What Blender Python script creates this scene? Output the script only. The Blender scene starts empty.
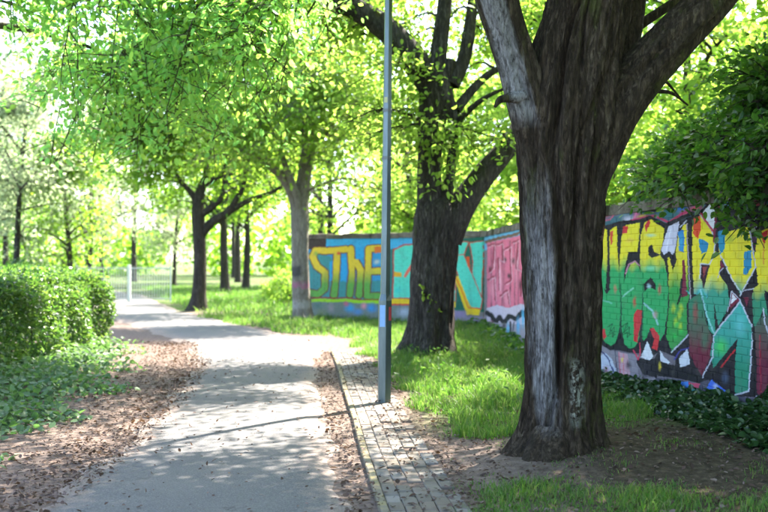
import bpy, math, random
import numpy as np
from mathutils import noise as mnoise, Vector

R = math.radians
SC = bpy.context.scene
COL = SC.collection
rng = np.random.default_rng(7)
random.seed(7)

# ------------------------------------------------------------------ camera
F = 1000.0            # focal length in photo pixels (768 wide)
EYE = 1.6
HZ = 260.0
cam_d = bpy.data.cameras.new('camera')
cam_d.sensor_width = 36.0
cam_d.lens = F / 768 * 36
cam_d.clip_end = 2000
cam_d.dof.use_dof = True
cam_d.dof.focus_distance = 8.2
cam_d.dof.aperture_fstop = 1.8
cam = bpy.data.objects.new('camera', cam_d)
COL.objects.link(cam)
cam.location = (0, 0, EYE)
cam.rotation_euler = (R(90) + math.atan(4 / F), 0, 0)
SC.camera = cam

# ------------------------------------------------------------------ light
SUN_AZ, SUN_EL = 38.0, 52.0          # azimuth to the right of +Y, elevation
sd = Vector((math.sin(R(SUN_AZ)) * math.cos(R(SUN_EL)), math.cos(R(SUN_AZ)) * math.cos(R(SUN_EL)), math.sin(R(SUN_EL))))
w = bpy.data.worlds.new('World')
SC.world = w
w.use_nodes = True
nt = w.node_tree
nt.nodes.clear()
sky = nt.nodes.new('ShaderNodeTexSky')
sky.sky_type = 'NISHITA'
sky.sun_disc = False
sky.sun_elevation = R(SUN_EL)
sky.sun_rotation = R(SUN_AZ)
sky.air_density = 0.8
sky.dust_density = 1.8
sky.ozone_density = 1.0
bg = nt.nodes.new('ShaderNodeBackground')
bg.inputs['Strength'].default_value = 0.15
wo = nt.nodes.new('ShaderNodeOutputWorld')
nt.links.new(sky.outputs[0], bg.inputs[0])
nt.links.new(bg.outputs[0], wo.inputs[0])
sl = bpy.data.lights.new('sun', 'SUN')
sl.energy = 4.2
sl.angle = R(0.6)
sl.color = (1.0, 0.94, 0.84)
so = bpy.data.objects.new('sun', sl)
COL.objects.link(so)
so.rotation_euler = sd.to_track_quat('Z', 'Y').to_euler()
so.location = (0, 0, 30)
SC.view_settings.view_transform = 'Standard'
SC.view_settings.look = 'None'
SC.view_settings.gamma = 1
SC.view_settings.exposure = 3.15
SC.cycles.use_denoising = True
SC.cycles.max_bounces = 7
SC.cycles.transmission_bounces = 6
SC.cycles.diffuse_bounces = 4
SC.cycles.caustics_reflective = False
SC.cycles.caustics_refractive = False

# ------------------------------------------------------------------ helpers
def P(x, y, D):
    """photo pixel at distance D -> world point"""
    return np.array([(x - 384) / F * D, D, EYE + (HZ - y) / F * D])

def G(x, y):
    D = EYE * F / (y - HZ)
    return ((x - 384) / F * D, D)

def tag(o, label=None, cat=None, group=None, kind=None):
    if label: o['label'] = label
    if cat: o['category'] = cat
    if group: o['group'] = group
    if kind: o['kind'] = kind
    return o

def empty(name, loc=(0, 0, 0), rz=0):
    o = bpy.data.objects.new(name, None)
    COL.objects.link(o)
    o.location = loc
    o.rotation_euler = (0, 0, rz)
    return o

def np_mesh(name, verts, faces_list, smooth=False):
    """faces_list: list of int arrays (n,k), k constant in each"""
    me = bpy.data.meshes.new(name)
    verts = np.asarray(verts, dtype=np.float32)
    me.vertices.add(len(verts))
    me.vertices.foreach_set('co', verts.ravel())
    loops = np.concatenate([np.asarray(f).ravel() for f in faces_list]).astype(np.int32)
    tot = np.concatenate([np.full(len(f), np.asarray(f).shape[1]) for f in faces_list]).astype(np.int32)
    st = np.concatenate([[0], np.cumsum(tot)[:-1]]).astype(np.int32)
    me.loops.add(len(loops))
    me.loops.foreach_set('vertex_index', loops)
    me.polygons.add(len(tot))
    me.polygons.foreach_set('loop_start', st)
    me.polygons.foreach_set('loop_total', tot)
    me.polygons.foreach_set('use_smooth', np.full(len(tot), smooth))
    me.update(calc_edges=True)
    return me

def link(name, me, mat=None, parent=None, loc=None, rot=None):
    o = bpy.data.objects.new(name, me)
    COL.objects.link(o)
    if mat is not None and len(me.materials) == 0:
        me.materials.append(mat)
    if parent is not None:
        o.parent = parent
    if loc is not None: o.location = loc
    if rot is not None: o.rotation_euler = rot
    return o

class MB:
    """collects quads/tris"""
    def __init__(s):
        s.v = []; s.q = []; s.t = []; s.n = 0
    def add(s, v, q=None, t=None):
        v = np.asarray(v, float)
        s.v.append(v)
        if q is not None and len(q): s.q.append(np.asarray(q) + s.n)
        if t is not None and len(t): s.t.append(np.asarray(t) + s.n)
        s.n += len(v)
    def box(s, x0, x1, y0, y1, z0, z1):
        v = [(x0,y0,z0),(x1,y0,z0),(x1,y1,z0),(x0,y1,z0),(x0,y0,z1),(x1,y0,z1),(x1,y1,z1),(x0,y1,z1)]
        s.add(v, [(0,3,2,1),(4,5,6,7),(0,1,5,4),(1,2,6,5),(2,3,7,6),(3,0,4,7)])
    def mesh(s, name, smooth=False):
        fl = []
        if s.q: fl.append(np.concatenate(s.q))
        if s.t: fl.append(np.concatenate(s.t))
        return np_mesh(name, np.concatenate(s.v), fl, smooth)

def catmull(pts, n):
    pts = np.asarray(pts, float)
    p = np.vstack([2 * pts[0] - pts[1], pts, 2 * pts[-1] - pts[-2]])
    m = len(pts) - 1
    out = []
    for i in np.linspace(0, m, n):
        k = min(int(i), m - 1); t = i - k
        a, b, c, d = p[k], p[k+1], p[k+2], p[k+3]
        out.append(0.5 * (2*b + (c-a)*t + (2*a-5*b+4*c-d)*t*t + (3*b-a-3*c+d)*t**3))
    return np.array(out)

def tube(mb, pts, rad, seg=8, fn=None, cap=True):
    pts = np.asarray(pts, float); n = len(pts)
    rad = np.asarray(rad, float)
    tan = np.gradient(pts, axis=0)
    tan /= np.linalg.norm(tan, axis=1)[:, None] + 1e-9
    u = np.array([1.0, 0, 0]) if abs(tan[0][0]) < .9 else np.array([0, 1.0, 0])
    ang = np.linspace(0, 2*math.pi, seg, endpoint=False)
    ca, sa = np.cos(ang), np.sin(ang)
    V = np.empty((n, seg, 3))
    for i in range(n):
        u = u - tan[i] * np.dot(u, tan[i]); u /= np.linalg.norm(u) + 1e-9
        v = np.cross(tan[i], u)
        r = np.full(seg, rad[i])
        if fn is not None: r = fn(pts[i], ang, rad[i], i / (n - 1))
        V[i] = pts[i] + (ca * r)[:, None] * u + (sa * r)[:, None] * v
    idx = np.arange(n * seg).reshape(n, seg)
    a = idx[:-1]; b = np.roll(idx, -1, 1)[:-1]; c = np.roll(idx, -1, 1)[1:]; d = idx[1:]
    q = np.stack([a, b, c, d], -1).reshape(-1, 4)
    V = V.reshape(-1, 3)
    t = None
    if cap:
        V = np.vstack([V, pts[-1] + tan[-1] * rad[-1] * .35])
        last = idx[-1]
        t = np.stack([last, np.roll(last, -1), np.full(seg, n * seg)], -1)
    mb.add(V, q, t)

# ------------------------------------------------------------------ node helpers
def mat_new(name):
    m = bpy.data.materials.new(name); m.use_nodes = True
    t = m.node_tree; t.nodes.clear()
    out = t.nodes.new('ShaderNodeOutputMaterial')
    return m, t, out

def N(t, typ, **kw):
    n = t.nodes.new(typ)
    for k, v in kw.items():
        if k.startswith('i_'):
            n.inputs[k[2:].replace('_', ' ')].default_value = v
        else:
            setattr(n, k, v)
    return n

def ramp(t, fac, stops):
    r = t.nodes.new('ShaderNodeValToRGB')
    el = r.color_ramp.elements
    while len(el) < len(stops): el.new(0.5)
    for e, (p, c) in zip(el, stops):
        e.position = p; e.color = (*c, 1) if len(c) == 3 else c
    t.links.new(fac, r.inputs[0])
    return r.outputs[0]

def mixc(t, fac, a, b, mode='MIX'):
    m = t.nodes.new('ShaderNodeMix'); m.data_type = 'RGBA'; m.blend_type = mode
    for s, v in ((m.inputs[0], fac), (m.inputs[6], a), (m.inputs[7], b)):
        if hasattr(v, 'is_output'): t.links.new(v, s)
        elif isinstance(v, (int, float)): s.default_value = v
        else: s.default_value = (*v, 1)
    return m.outputs[2]

def math_n(t, op, a, b=None, c=None, clamp=False):
    m = t.nodes.new('ShaderNodeMath'); m.operation = op; m.use_clamp = clamp
    for i, v in enumerate((a, b, c)):
        if v is None: continue
        if hasattr(v, 'is_output'): t.links.new(v, m.inputs[i])
        else: m.inputs[i].default_value = v
    return m.outputs[0]

def noise_n(t, vec, scale, detail=4, rough=.6, dist=0):
    n = t.nodes.new('ShaderNodeTexNoise')
    n.inputs['Scale'].default_value = scale
    n.inputs['Detail'].default_value = detail
    n.inputs['Roughness'].default_value = rough
    n.inputs['Distortion'].default_value = dist
    if vec is not None: t.links.new(vec, n.inputs['Vector'])
    return n.outputs[0]

def mapping(t, vec, scale=(1,1,1), loc=(0,0,0)):
    m = t.nodes.new('ShaderNodeMapping')
    m.inputs['Scale'].default_value = scale; m.inputs['Location'].default_value = loc
    t.links.new(vec, m.inputs[0])
    return m.outputs[0]

def bump(t, h, strength=.5, dist=.02):
    b = t.nodes.new('ShaderNodeBump')
    b.inputs['Strength'].default_value = strength; b.inputs['Distance'].default_value = dist
    t.links.new(h, b.inputs['Height'])
    return b.outputs[0]

def principled(t, out, col, rough=.8, normal=None, spec=.3, metal=0):
    p = t.nodes.new('ShaderNodeBsdfPrincipled')
    for s, v in ((p.inputs['Base Color'], col), (p.inputs['Roughness'], rough)):
        if hasattr(v, 'is_output'): t.links.new(v, s)
        elif isinstance(v, (int, float)): s.default_value = v
        else: s.default_value = (*v, 1)
    p.inputs['Specular IOR Level'].default_value = spec
    p.inputs['Metallic'].default_value = metal
    if normal is not None: t.links.new(normal, p.inputs['Normal'])
    t.links.new(p.outputs[0], out.inputs[0])
    return p

def objco(t, obj=None):
    n = t.nodes.new('ShaderNodeTexCoord')
    if obj is not None: n.object = obj
    return n.outputs['Object']

def worldpos(t):
    return t.nodes.new('ShaderNodeNewGeometry').outputs['Position']

def leaf_mat(name, cols, trans, tfac=.5, rough=.5, spec=.3):
    """cols: ramp colours by leaf; trans: colours of the light shining through"""
    m, t, out = mat_new(name)
    g = t.nodes.new('ShaderNodeNewGeometry')
    rnd = g.outputs['Random Per Island']
    k = len(cols)
    c = ramp(t, rnd, [(i / max(1, k-1), x) for i, x in enumerate(cols)])
    k = len(trans)
    c2 = ramp(t, rnd, [(i / max(1, k-1), x) for i, x in enumerate(trans)])
    # slow drift of tone between the clumps of one crown
    nz = noise_n(t, g.outputs['Position'], .55, 2)
    v = math_n(t, 'MULTIPLY_ADD', nz, .9, .55)
    hs = N(t, 'ShaderNodeHueSaturation'); t.links.new(c, hs.inputs['Color']); t.links.new(v, hs.inputs['Value'])
    p = t.nodes.new('ShaderNodeBsdfPrincipled')
    t.links.new(hs.outputs[0], p.inputs['Base Color'])
    p.inputs['Roughness'].default_value = rough
    p.inputs['Specular IOR Level'].default_value = spec
    tr = t.nodes.new('ShaderNodeBsdfTranslucent'); t.links.new(c2, tr.inputs[0])
    mx = t.nodes.new('ShaderNodeMixShader'); mx.inputs[0].default_value = tfac
    t.links.new(p.outputs[0], mx.inputs[1]); t.links.new(tr.outputs[0], mx.inputs[2])
    t.links.new(mx.outputs[0], out.inputs[0])
    return m

def bark_mat(name, dark, mid, light, moss=0.0, scale=1.0, pale_obj_test=None, paint=None):
    m, t, out = mat_new(name)
    co = objco(t)
    warp = noise_n(t, co, 3.0, 3)
    a = noise_n(t, mapping(t, co, (13*scale, 13*scale, 2.4*scale)), 1.0, 9, .7, .9)
    b = noise_n(t, mapping(t, co, (40*scale, 40*scale, 11*scale)), 1.0, 6, .75)
    vo = N(t, 'ShaderNodeTexVoronoi'); vo.feature = 'DISTANCE_TO_EDGE'; vo.inputs['Scale'].default_value = 1.0
    vm = mapping(t, co, (20*scale, 20*scale, 3.2*scale))
    va = N(t, 'ShaderNodeVectorMath'); va.operation = 'ADD'; t.links.new(vm, va.inputs[0])
    wc = N(t, 'ShaderNodeCombineXYZ'); wm = math_n(t, 'MULTIPLY', a, 4.0); t.links.new(wm, wc.inputs[0]); t.links.new(wm, wc.inputs[1]); t.links.new(warp, wc.inputs[2])
    t.links.new(wc.outputs[0], va.inputs[1]); t.links.new(va.outputs[0], vo.inputs['Vector'])
    crack = math_n(t, 'MULTIPLY', vo.outputs['Distance'], 5.0, clamp=True)
    lowf = noise_n(t, co, 1.3, 3)
    v = math_n(t, 'ADD', math_n(t, 'MULTIPLY', a, .55), math_n(t, 'MULTIPLY', b, .45))
    c = ramp(t, v, [(.36, dark), (.5, mid), (.66, light)])
    c = mixc(t, math_n(t, 'MULTIPLY', ramp(t, lowf, [(.45, (0,0,0)), (.65, (1,1,1))]), .4), c, mid)
    c = mixc(t, math_n(t, 'MULTIPLY', math_n(t, 'SUBTRACT', 1.0, crack), .45), c, dark)
    if moss > 0:
        mm = noise_n(t, mapping(t, co, (3, 3, .9)), 1.0, 6, .7)
        f = ramp(t, mm, [(.56, (0,0,0)), (.7, (1,1,1))])
        c = mixc(t, math_n(t, 'MULTIPLY', f, moss), c, (.075, .085, .018))
    if pale_obj_test:
        c = pale_obj_test(t, co, c, b)
    if paint:
        c = paint(t, co, c)
    h = math_n(t, 'ADD', math_n(t, 'ADD', a, math_n(t, 'MULTIPLY', b, .6)), math_n(t, 'MULTIPLY', crack, .3))
    principled(t, out, c, .9, bump(t, h, 1.0, .035), .15)
    return m

# ------------------------------------------------------------------ ground layout
LEFT = np.array([(-2.35,3.0),(-2.31,6.35),(-2.25,6.96),(-2.26,8.9),(-2.45,11.4),(-2.85,15.2),(-3.7,18.8),(-5.5,23.0),(-7.6,27.6),(-10.5,35),(-15,45),(-22,58),(-34,80)])
RIGHT = np.array([(.1,3.0),(-.25,6.35),(-.32,7.2),(-.48,8.9),(-.84,12.8),(-1.1,16),(-1.0,18.6),(-2.2,21.6),(-4.2,26.5),(-6.6,32),(-9.2,40),(-11,46),(-17,58),(-28,80)])
KERB = np.array([(.35,3.0),(0.0,6.35),(-.16,8.2),(-.29,10),(-.48,12.3),(-.70,15.2),(-.92,17.6)])

def xat(poly, D):
    return np.interp(D, poly[:, 1], poly[:, 0])

TREES_XY = [(1.39, 8.0, .5), (.72, 16.3, .5), (-2.1, 25.8, .35), (-5.7, 30.8, .35)]

def hfun(x, y):
    """ground height (vectorised)"""
    x = np.asarray(x, float); y = np.asarray(y, float)
    nz = (np.sin(x*2.1+1.3*y)*.35 + np.sin(x*.9-y*1.7+2)*.5 + np.sin(x*4.3+y*3.1)*.2 + np.sin(y*5.2-x*3.7)*.15)
    lx = xat(LEFT, y); rx = np.where(y < 17.8, xat(KERB, y) + .6, xat(RIGHT, y))
    d = np.maximum(lx - x, x - rx)
    m = np.clip((d - .1) / .9, 0, 1)
    h = .022 * nz * m + .02 * m - .012
    h = h + .10 * np.clip((x - .8) / 2.2, 0, 1) * np.clip((14 - y) / 4, 0, 1)
    for tx, ty, r in TREES_XY:
        h = h + .09 * np.exp(-((x-tx)**2 + (y-ty)**2) / (2 * (r*1.3)**2))
    return h

# walls' chain of corners (plan)
PC0 = np.array([-2.35, 27.5]); PP0 = np.array([2.45, 24.5]); PP1 = np.array([2.65, 14.2]); PP2 = np.array([3.5, 9.0])
_d = (PP2 - PP1) / np.linalg.norm(PP2 - PP1)
PP3 = PP1 + _d * 9.0
WH = 2.33

def wall_x(y):
    return np.interp(y, [PP3[1], PP1[1], PP0[1]], [PP3[0], PP1[0], PP0[0]])

# ground material: soil / litter / grassy soil by noise and place
def ground_material():
    m, t, out = mat_new('soil_ground')
    pos = worldpos(t)
    n1 = noise_n(t, pos, 1.1, 6, .65)
    n2 = noise_n(t, pos, 14, 6, .7)
    n3 = noise_n(t, pos, 60, 3, .6)
    soil = ramp(t, n2, [(.3, (.05, .034, .027)), (.5, (.115, .083, .068)), (.72, (.20, .152, .128))])
    soil = mixc(t, math_n(t, 'MULTIPLY', n3, .5), soil, (.20, .15, .125))
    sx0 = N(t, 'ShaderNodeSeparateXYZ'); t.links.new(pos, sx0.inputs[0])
    humus_shade = math_n(t, 'MULTIPLY', math_n(t, 'SUBTRACT', math_n(t, 'ADD', sx0.outputs[0], math_n(t, 'MULTIPLY', n1, .9)), 1.25, clamp=True), 1.3, clamp=True)  # humus soil, darkened toward the right to stand in for shade there
    soil = mixc(t, humus_shade, soil, ramp(t, n2, [(.3, (.022, .016, .010)), (.5, (.05, .038, .024)), (.72, (.10, .075, .05))]))
    grass = ramp(t, n2, [(.3, (.022, .045, .008)), (.7, (.07, .12, .02))])
    sx = N(t, 'ShaderNodeSeparateXYZ'); t.links.new(pos, sx.inputs[0])
    # grassy soil on the verge and beyond, bare soil by the path
    far = math_n(t, 'SUBTRACT', sx.outputs[1], 30, clamp=True)
    lf = math_n(t, 'SUBTRACT', -7.0, sx.outputs[0], clamp=True)
    rt = math_n(t, 'SUBTRACT', sx.outputs[0], 3.2, clamp=True)
    verge = math_n(t, 'MULTIPLY', math_n(t, 'MULTIPLY', math_n(t, 'SUBTRACT', sx.outputs[0], .2, clamp=True), 2.2, clamp=True), math_n(t, 'MULTIPLY', math_n(t, 'SUBTRACT', sx.outputs[1], 8.8, clamp=True), 1.0))
    g = math_n(t, 'MAXIMUM', math_n(t, 'MAXIMUM', far, lf), math_n(t, 'MAXIMUM', rt, verge))
    g = math_n(t, 'MULTIPLY', g, ramp(t, n1, [(.35, (.35,.35,.35)), (.55, (1,1,1))]))
    c = mixc(t, g, soil, grass)
    principled(t, out, c, .95, bump(t, math_n(t, 'ADD', n2, n3), .6, .02), .1)
    return m

def asphalt_material():
    m, t, out = mat_new('worn_asphalt')
    pos = worldpos(t)
    n1 = noise_n(t, pos, .8, 5, .6)
    n2 = noise_n(t, pos, 90, 3, .7)
    n3 = noise_n(t, pos, 9, 6, .7)
    vo = N(t, 'ShaderNodeTexVoronoi'); vo.inputs['Scale'].default_value = 130; t.links.new(pos, vo.inputs['Vector'])
    c = ramp(t, n2, [(.3, (.042, .040, .040)), (.55, (.092, .087, .087)), (.75, (.185, .175, .17))])
    c = mixc(t, math_n(t, 'MULTIPLY', ramp(t, n1, [(.4, (0,0,0)), (.65, (1,1,1))]), .35), c, (.15, .135, .12))
    c = mixc(t, math_n(t, 'MULTIPLY', ramp(t, n3, [(.58, (0,0,0)), (.72, (1,1,1))]), .4), c, (.13, .10, .08))
    sx = N(t, 'ShaderNodeSeparateXYZ'); t.links.new(pos, sx.inputs[0])
    # the far stretch is blended to a paler grey
    far = math_n(t, 'MULTIPLY', math_n(t, 'SUBTRACT', math_n(t, 'ADD', sx.outputs[1], math_n(t, 'MULTIPLY', n3, 1.5)), 16.6, clamp=True), .65)
    c = mixc(t, far, c, (.135, .125, .12))
    ck = N(t, 'ShaderNodeTexVoronoi'); ck.feature = 'DISTANCE_TO_EDGE'; ck.inputs['Scale'].default_value = .7
    wv = N(t, 'ShaderNodeVectorMath'); wv.operation = 'ADD'; t.links.new(pos, wv.inputs[0])
    nv = N(t, 'ShaderNodeTexNoise'); nv.inputs['Scale'].default_value = 2.5; nv.inputs['Detail'].default_value = 6; t.links.new(pos, nv.inputs['Vector']); t.links.new(nv.outputs['Color'], wv.inputs[1]); t.links.new(wv.outputs[0], ck.inputs['Vector'])
    ckm = math_n(t, 'MULTIPLY', math_n(t, 'LESS_THAN', ck.outputs['Distance'], .006), ramp(t, n1, [(.5, (0,0,0)), (.6, (.7,.7,.7))]))
    c = mixc(t, ckm, c, (.03, .028, .026))
    big = noise_n(t, pos, .35, 3, .5)
    c = mixc(t, math_n(t, 'MULTIPLY', ramp(t, big, [(.52, (0,0,0)), (.56, (1,1,1))]), .3), c, (.075, .073, .075))
    ea = N(t, 'ShaderNodeAttribute'); ea.attribute_name = 'edge'
    e = math_n(t, 'ADD', ea.outputs['Fac'], math_n(t, 'MULTIPLY', math_n(t, 'SUBTRACT', n3, .5), .9))
    e = math_n(t, 'ADD', e, math_n(t, 'MULTIPLY', math_n(t, 'SUBTRACT', n1, .5), .5))
    c = mixc(t, ramp(t, e, [(.68, (0,0,0)), (.98, (1,1,1))]), c, ramp(t, n2, [(.3, (.11, .08, .065)), (.7, (.27, .21, .175))]))
    h = math_n(t, 'ADD', n2, math_n(t, 'MULTIPLY', vo.outputs[0], .5))
    principled(t, out, c, .85, bump(t, h, .5, .008), .3)
    return m

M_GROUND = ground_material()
M_ASPH = asphalt_material()

def build_ground():
    xs = np.concatenate([[-900,-400,-180,-90,-55,-40,-32,-26,-22,-19], np.arange(-17, 8.01, .22), [9,10.5,13,17,22,30,45,70,120,250,500,900]])
    ys = np.concatenate([[-300,-90,-30,-10,-3,0,2], np.arange(3, 30, .22), np.arange(30, 60, .8), [62,68,76,90,120,170,250,400,700,1400]])
    X, Y = np.meshgrid(xs, ys)
    inn = np.clip(1 - np.maximum(np.maximum(-17 - X, X - 8) / 6, np.maximum(3 - Y, Y - 60) / 10), 0, 1)
    Z = hfun(X, Y) * inn - .012 * (1 - inn)
    nx = len(xs)
    idx = np.arange(X.size).reshape(X.shape)
    q = np.stack([idx[:-1,:-1], idx[:-1,1:], idx[1:,1:], idx[1:,:-1]], -1).reshape(-1, 4)
    me = np_mesh('ground', np.stack([X, Y, Z], -1).reshape(-1, 3), [q], True)
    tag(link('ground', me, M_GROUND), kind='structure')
    # asphalt path
    Ds = np.concatenate([np.arange(-4, 30, .2), np.arange(30, 80.1, 1)])
    V = []; nseg = 14
    for D in Ds:
        a = xat(LEFT, D) + .07*math.sin(D*3.1) + .05*math.sin(D*7.7+1); b = xat(RIGHT, D) + .05*math.sin(D*2.3) + .04*math.sin(D*6.1)
        for k in range(nseg + 1):
            u = k / nseg
            V.append((a + (b-a)*u, D, .004 + .016 * math.sin(math.pi*u)**.5 * (1 if 0 < k < nseg else 0) - (.012 if k in (0, nseg) else 0)))
    idx = np.arange(len(V)).reshape(len(Ds), nseg + 1)
    q = np.stack([idx[:-1,:-1], idx[:-1,1:], idx[1:,1:], idx[1:,:-1]], -1).reshape(-1, 4)
    pm = np_mesh('path', V, [q], True)
    at = pm.attributes.new('edge', 'FLOAT', 'POINT')
    ua = np.tile(np.abs(np.linspace(-1, 1, nseg + 1)), len(Ds)); at.data.foreach_set('value', ua.astype(np.float32))
    tag(link('path', pm, M_ASPH), kind='structure')

build_ground()

# ---- kerb edging and brick pavers
def paver_material():
    m, t, out = mat_new('worn_paver')
    pos = worldpos(t)
    oi = N(t, 'ShaderNodeObjectInfo')
    n = noise_n(t, pos, 22, 6, .7)
    n1 = noise_n(t, pos, 2.2, 4, .6)
    base = ramp(t, oi.outputs['Random'], [(0, (.13, .115, .10)), (.5, (.18, .162, .145)), (1, (.235, .21, .19))])
    c = mixc(t, math_n(t, 'MULTIPLY', n, .6), base, (.10, .085, .07))
    c = mixc(t, math_n(t, 'MULTIPLY', ramp(t, n1, [(.45, (0,0,0)), (.62, (1,1,1))]), .6), c, (.13, .095, .065))
    principled(t, out, c, .9, bump(t, n, .5, .01), .2)
    return m

def kerb_material():
    m, t, out = mat_new('mossy_kerb')
    pos = worldpos(t)
    n = noise_n(t, pos, 9, 6, .7)
    c = ramp(t, n, [(.3, (.10, .085, .07)), (.5, (.17, .145, .10)), (.62, (.22, .175, .075)), (.75, (.17, .15, .12))])
    principled(t, out, c, .9, bump(t, n, .5, .01), .2)
    return m

def bevel_box_mesh(name, lx, ly, lz, b):
    """box with chamfered top, base at z=0, centred in x,y; ~ 28 tris"""
    x, y = lx/2, ly/2
    v = [(-x,-y,0),(x,-y,0),(x,y,0),(-x,y,0),(-x,-y,lz-b),(x,-y,lz-b),(x,y,lz-b),(-x,y,lz-b),
         (-x+b,-y+b,lz),(x-b,-y+b,lz),(x-b,y-b,lz),(-x+b,y-b,lz)]
    q = [(0,1,5,4),(1,2,6,5),(2,3,7,6),(3,0,4,7),(4,5,9,8),(5,6,10,9),(6,7,11,10),(7,4,8,11),(8,9,10,11)]
    return np_mesh(name, v, [np.array(q)])

M_PAVER = paver_material(); M_KERB = kerb_material()
# resampled kerb line
_kd = np.linspace(3.0, 17.6, 400)
_kx = xat(KERB, _kd)
_ks = np.concatenate([[0], np.cumsum(np.hypot(np.diff(_kx), np.diff(_kd)))])
def kerb_at(s, off=0.0):
    D = np.interp(s, _ks, _kd); x = np.interp(s, _ks, _kx)
    D2 = np.interp(s + .05, _ks, _kd); x2 = np.interp(s + .05, _ks, _kx)
    if s + .05 > _ks[-1]:
        D2, x2 = D, x
        D, x = np.interp(s - .05, _ks, _kd), np.interp(s - .05, _ks, _kx)
    tx, ty = x2 - x, D2 - D
    l = math.hypot(tx, ty); tx /= l; ty /= l
    return x + ty * off, D - tx * off, math.atan2(ty, tx)

pav = empty('pavement', (0.2, 9, 0)); tag(pav, kind='structure')
def at_pav(o): o.parent = pav; o.matrix_parent_inverse = __import__('mathutils').Matrix.Translation((-.2, -9, 0))
bed_V = []; ss = np.arange(0, _ks[-1], .25)
for s in ss:
    for o_ in (-.03, .62):
        x, y, _ = kerb_at(s, o_); bed_V.append((x, y, .010))
idx = np.arange(len(bed_V)).reshape(-1, 2)
bq = np.stack([idx[:-1,0], idx[:-1,1], idx[1:,1], idx[1:,0]], -1)
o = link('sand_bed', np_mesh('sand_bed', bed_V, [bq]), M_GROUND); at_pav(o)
kb = bevel_box_mesh('kerb_stone', .60, .055, .05, .006)
s = 2.6
while s < _ks[-1] - .35:
    x, y, a = kerb_at(s, 0)
    o = link('kerb_stone', kb, M_KERB, None, (x, y, -.012 + random.uniform(-.004, .004)), (random.uniform(-.04,.04), random.uniform(-.01,.01), a)); at_pav(o)
    s += .607
pv = [bevel_box_mesh('paver', .198 + d, .098, .05, .006) for d in (-.003, 0)]
cnt = 0
row = 0
s = 3.2
while s < 14.2 and cnt < 296:
    for c in range(5):
        off = .082 + c * .103
        ss_ = s + (.1 if c % 2 else 0)
        x, y, a = kerb_at(ss_, off)
        if random.random() < .04 + (.25 if c == 4 else 0): continue
        o = link('paver', random.choice(pv), M_PAVER, None, (x, y, -.024 + random.uniform(-.007, .006)), (random.uniform(-.03,.03), random.uniform(-.03,.03), a + random.uniform(-.03,.03))); at_pav(o)
        cnt += 1
    s += .204

# ------------------------------------------------------------------ graffiti rasteriser
def srgb(c):
    c = np.asarray(c, float) / 255
    return np.where(c <= .04045, c / 12.92, ((c + .055) / 1.055) ** 2.4)

class Paint:
    """paint on one straight run of wall; shapes are given in photo pixels and cast on the wall plane"""
    def __init__(s, p0, p1, s0, s1, res):
        s.p0 = p0; s.d = (p1 - p0) / np.linalg.norm(p1 - p0); s.s0 = s0; s.s1 = s1
        s.w = int((s1 - s0) / res); s.h = int(WH / res)
        s.U, s.Z = np.meshgrid(s0 + (np.arange(s.w) + .5) * res, (np.arange(s.h) + .5) * res)
        s.img = np.zeros((s.h, s.w, 3))
        # photo-pixel coordinates of each texel, to shade gradients by
        X = s.p0[0] + s.d[0] * s.U; Y = s.p0[1] + s.d[1] * s.U
        s.px = 384 + X / Y * F; s.py = HZ - (s.Z - EYE) / Y * F
        # wobble so that edges look hand sprayed
        s.px = s.px + .25*np.sin(s.U*9+s.Z*7) + .12*np.sin(s.Z*31-s.U*17)
        s.py = s.py + .3*np.sin(s.U*8-s.Z*9) + .12*np.sin(s.U*37)
    def blend(s, m, col):
        col = np.asarray(col, float)
        if col.ndim == 1: col = srgb(col)
        s.img = s.img * (1 - m[..., None]) + col * m[..., None]
    def poly_mask(s, pts, soft=.0):
        x, y = s.px, s.py
        ins = np.zeros(x.shape, bool)
        n = len(pts)
        for i in range(n):
            x0, y0 = pts[i]; x1, y1 = pts[(i+1) % n]
            if y0 == y1: continue
            c = ((y0 > y) != (y1 > y)) & (x < (x1-x0) * (y-y0) / (y1-y0) + x0)
            ins ^= c
        return ins.astype(float)
    def poly(s, pts, col, a=1.0):
        s.blend(s.poly_mask(pts) * a, col)
    def seg_d(s, pts):
        d = np.full(s.px.shape, 1e9)
        for (x0, y0), (x1, y1) in zip(pts[:-1], pts[1:]):
            dx, dy = x1-x0, y1-y0
            l = dx*dx + dy*dy + 1e-9
            t = np.clip(((s.px-x0)*dx + (s.py-y0)*dy) / l, 0, 1)
            d = np.minimum(d, np.hypot(s.px-x0-t*dx, s.py-y0-t*dy))
        return d
    def line(s, pts, width, col, a=1.0, soft=.6):
        d = s.seg_d(pts)
        if sum(col) < 120: width = width * 1.35
        elif min(col) > 195: width = width * .78; a = a * .9
        s.blend(np.clip((width/2 - d) / soft + .5, 0, 1) * a, col)
    def out(s, pts, width, col, a=1.0):
        s.line(list(pts) + [pts[0]], width, col, a)
    def blob(s, x, y, rx, ry, col, a=.8):
        d = np.hypot((s.px-x)/rx, (s.py-y)/ry)
        s.blend(np.clip(1.25 - d, 0, 1) ** 1.2 * a, col)
    def image(s, name):
        im = bpy.data.images.new(name, s.w, s.h, float_buffer=True)
        g = s.img.mean(axis=2, keepdims=True)
        s.img = (g + (s.img - g) * 1.0) * .86          # old, dulled spray paint
        im.colorspace_settings.name = 'Linear Rec.709' if 'Linear Rec.709' in [x.name for x in type(im.colorspace_settings).bl_rna.properties['name'].enum_items] else 'Non-Color'
        px = np.ones((s.h, s.w, 4), np.float32); px[..., :3] = s.img
        im.pixels.foreach_set(px.ravel()); im.update(); im.pack()
        return im

BLK = (22, 18, 26); WHT = (226, 224, 232); YEL = (232, 212, 46); GRN = (46, 158, 92); TEAL = (48, 150, 132); PNK = (224, 116, 142); RED = (206, 50, 56); BLU = (46, 108, 190); CYA = (78, 176, 214)

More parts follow.
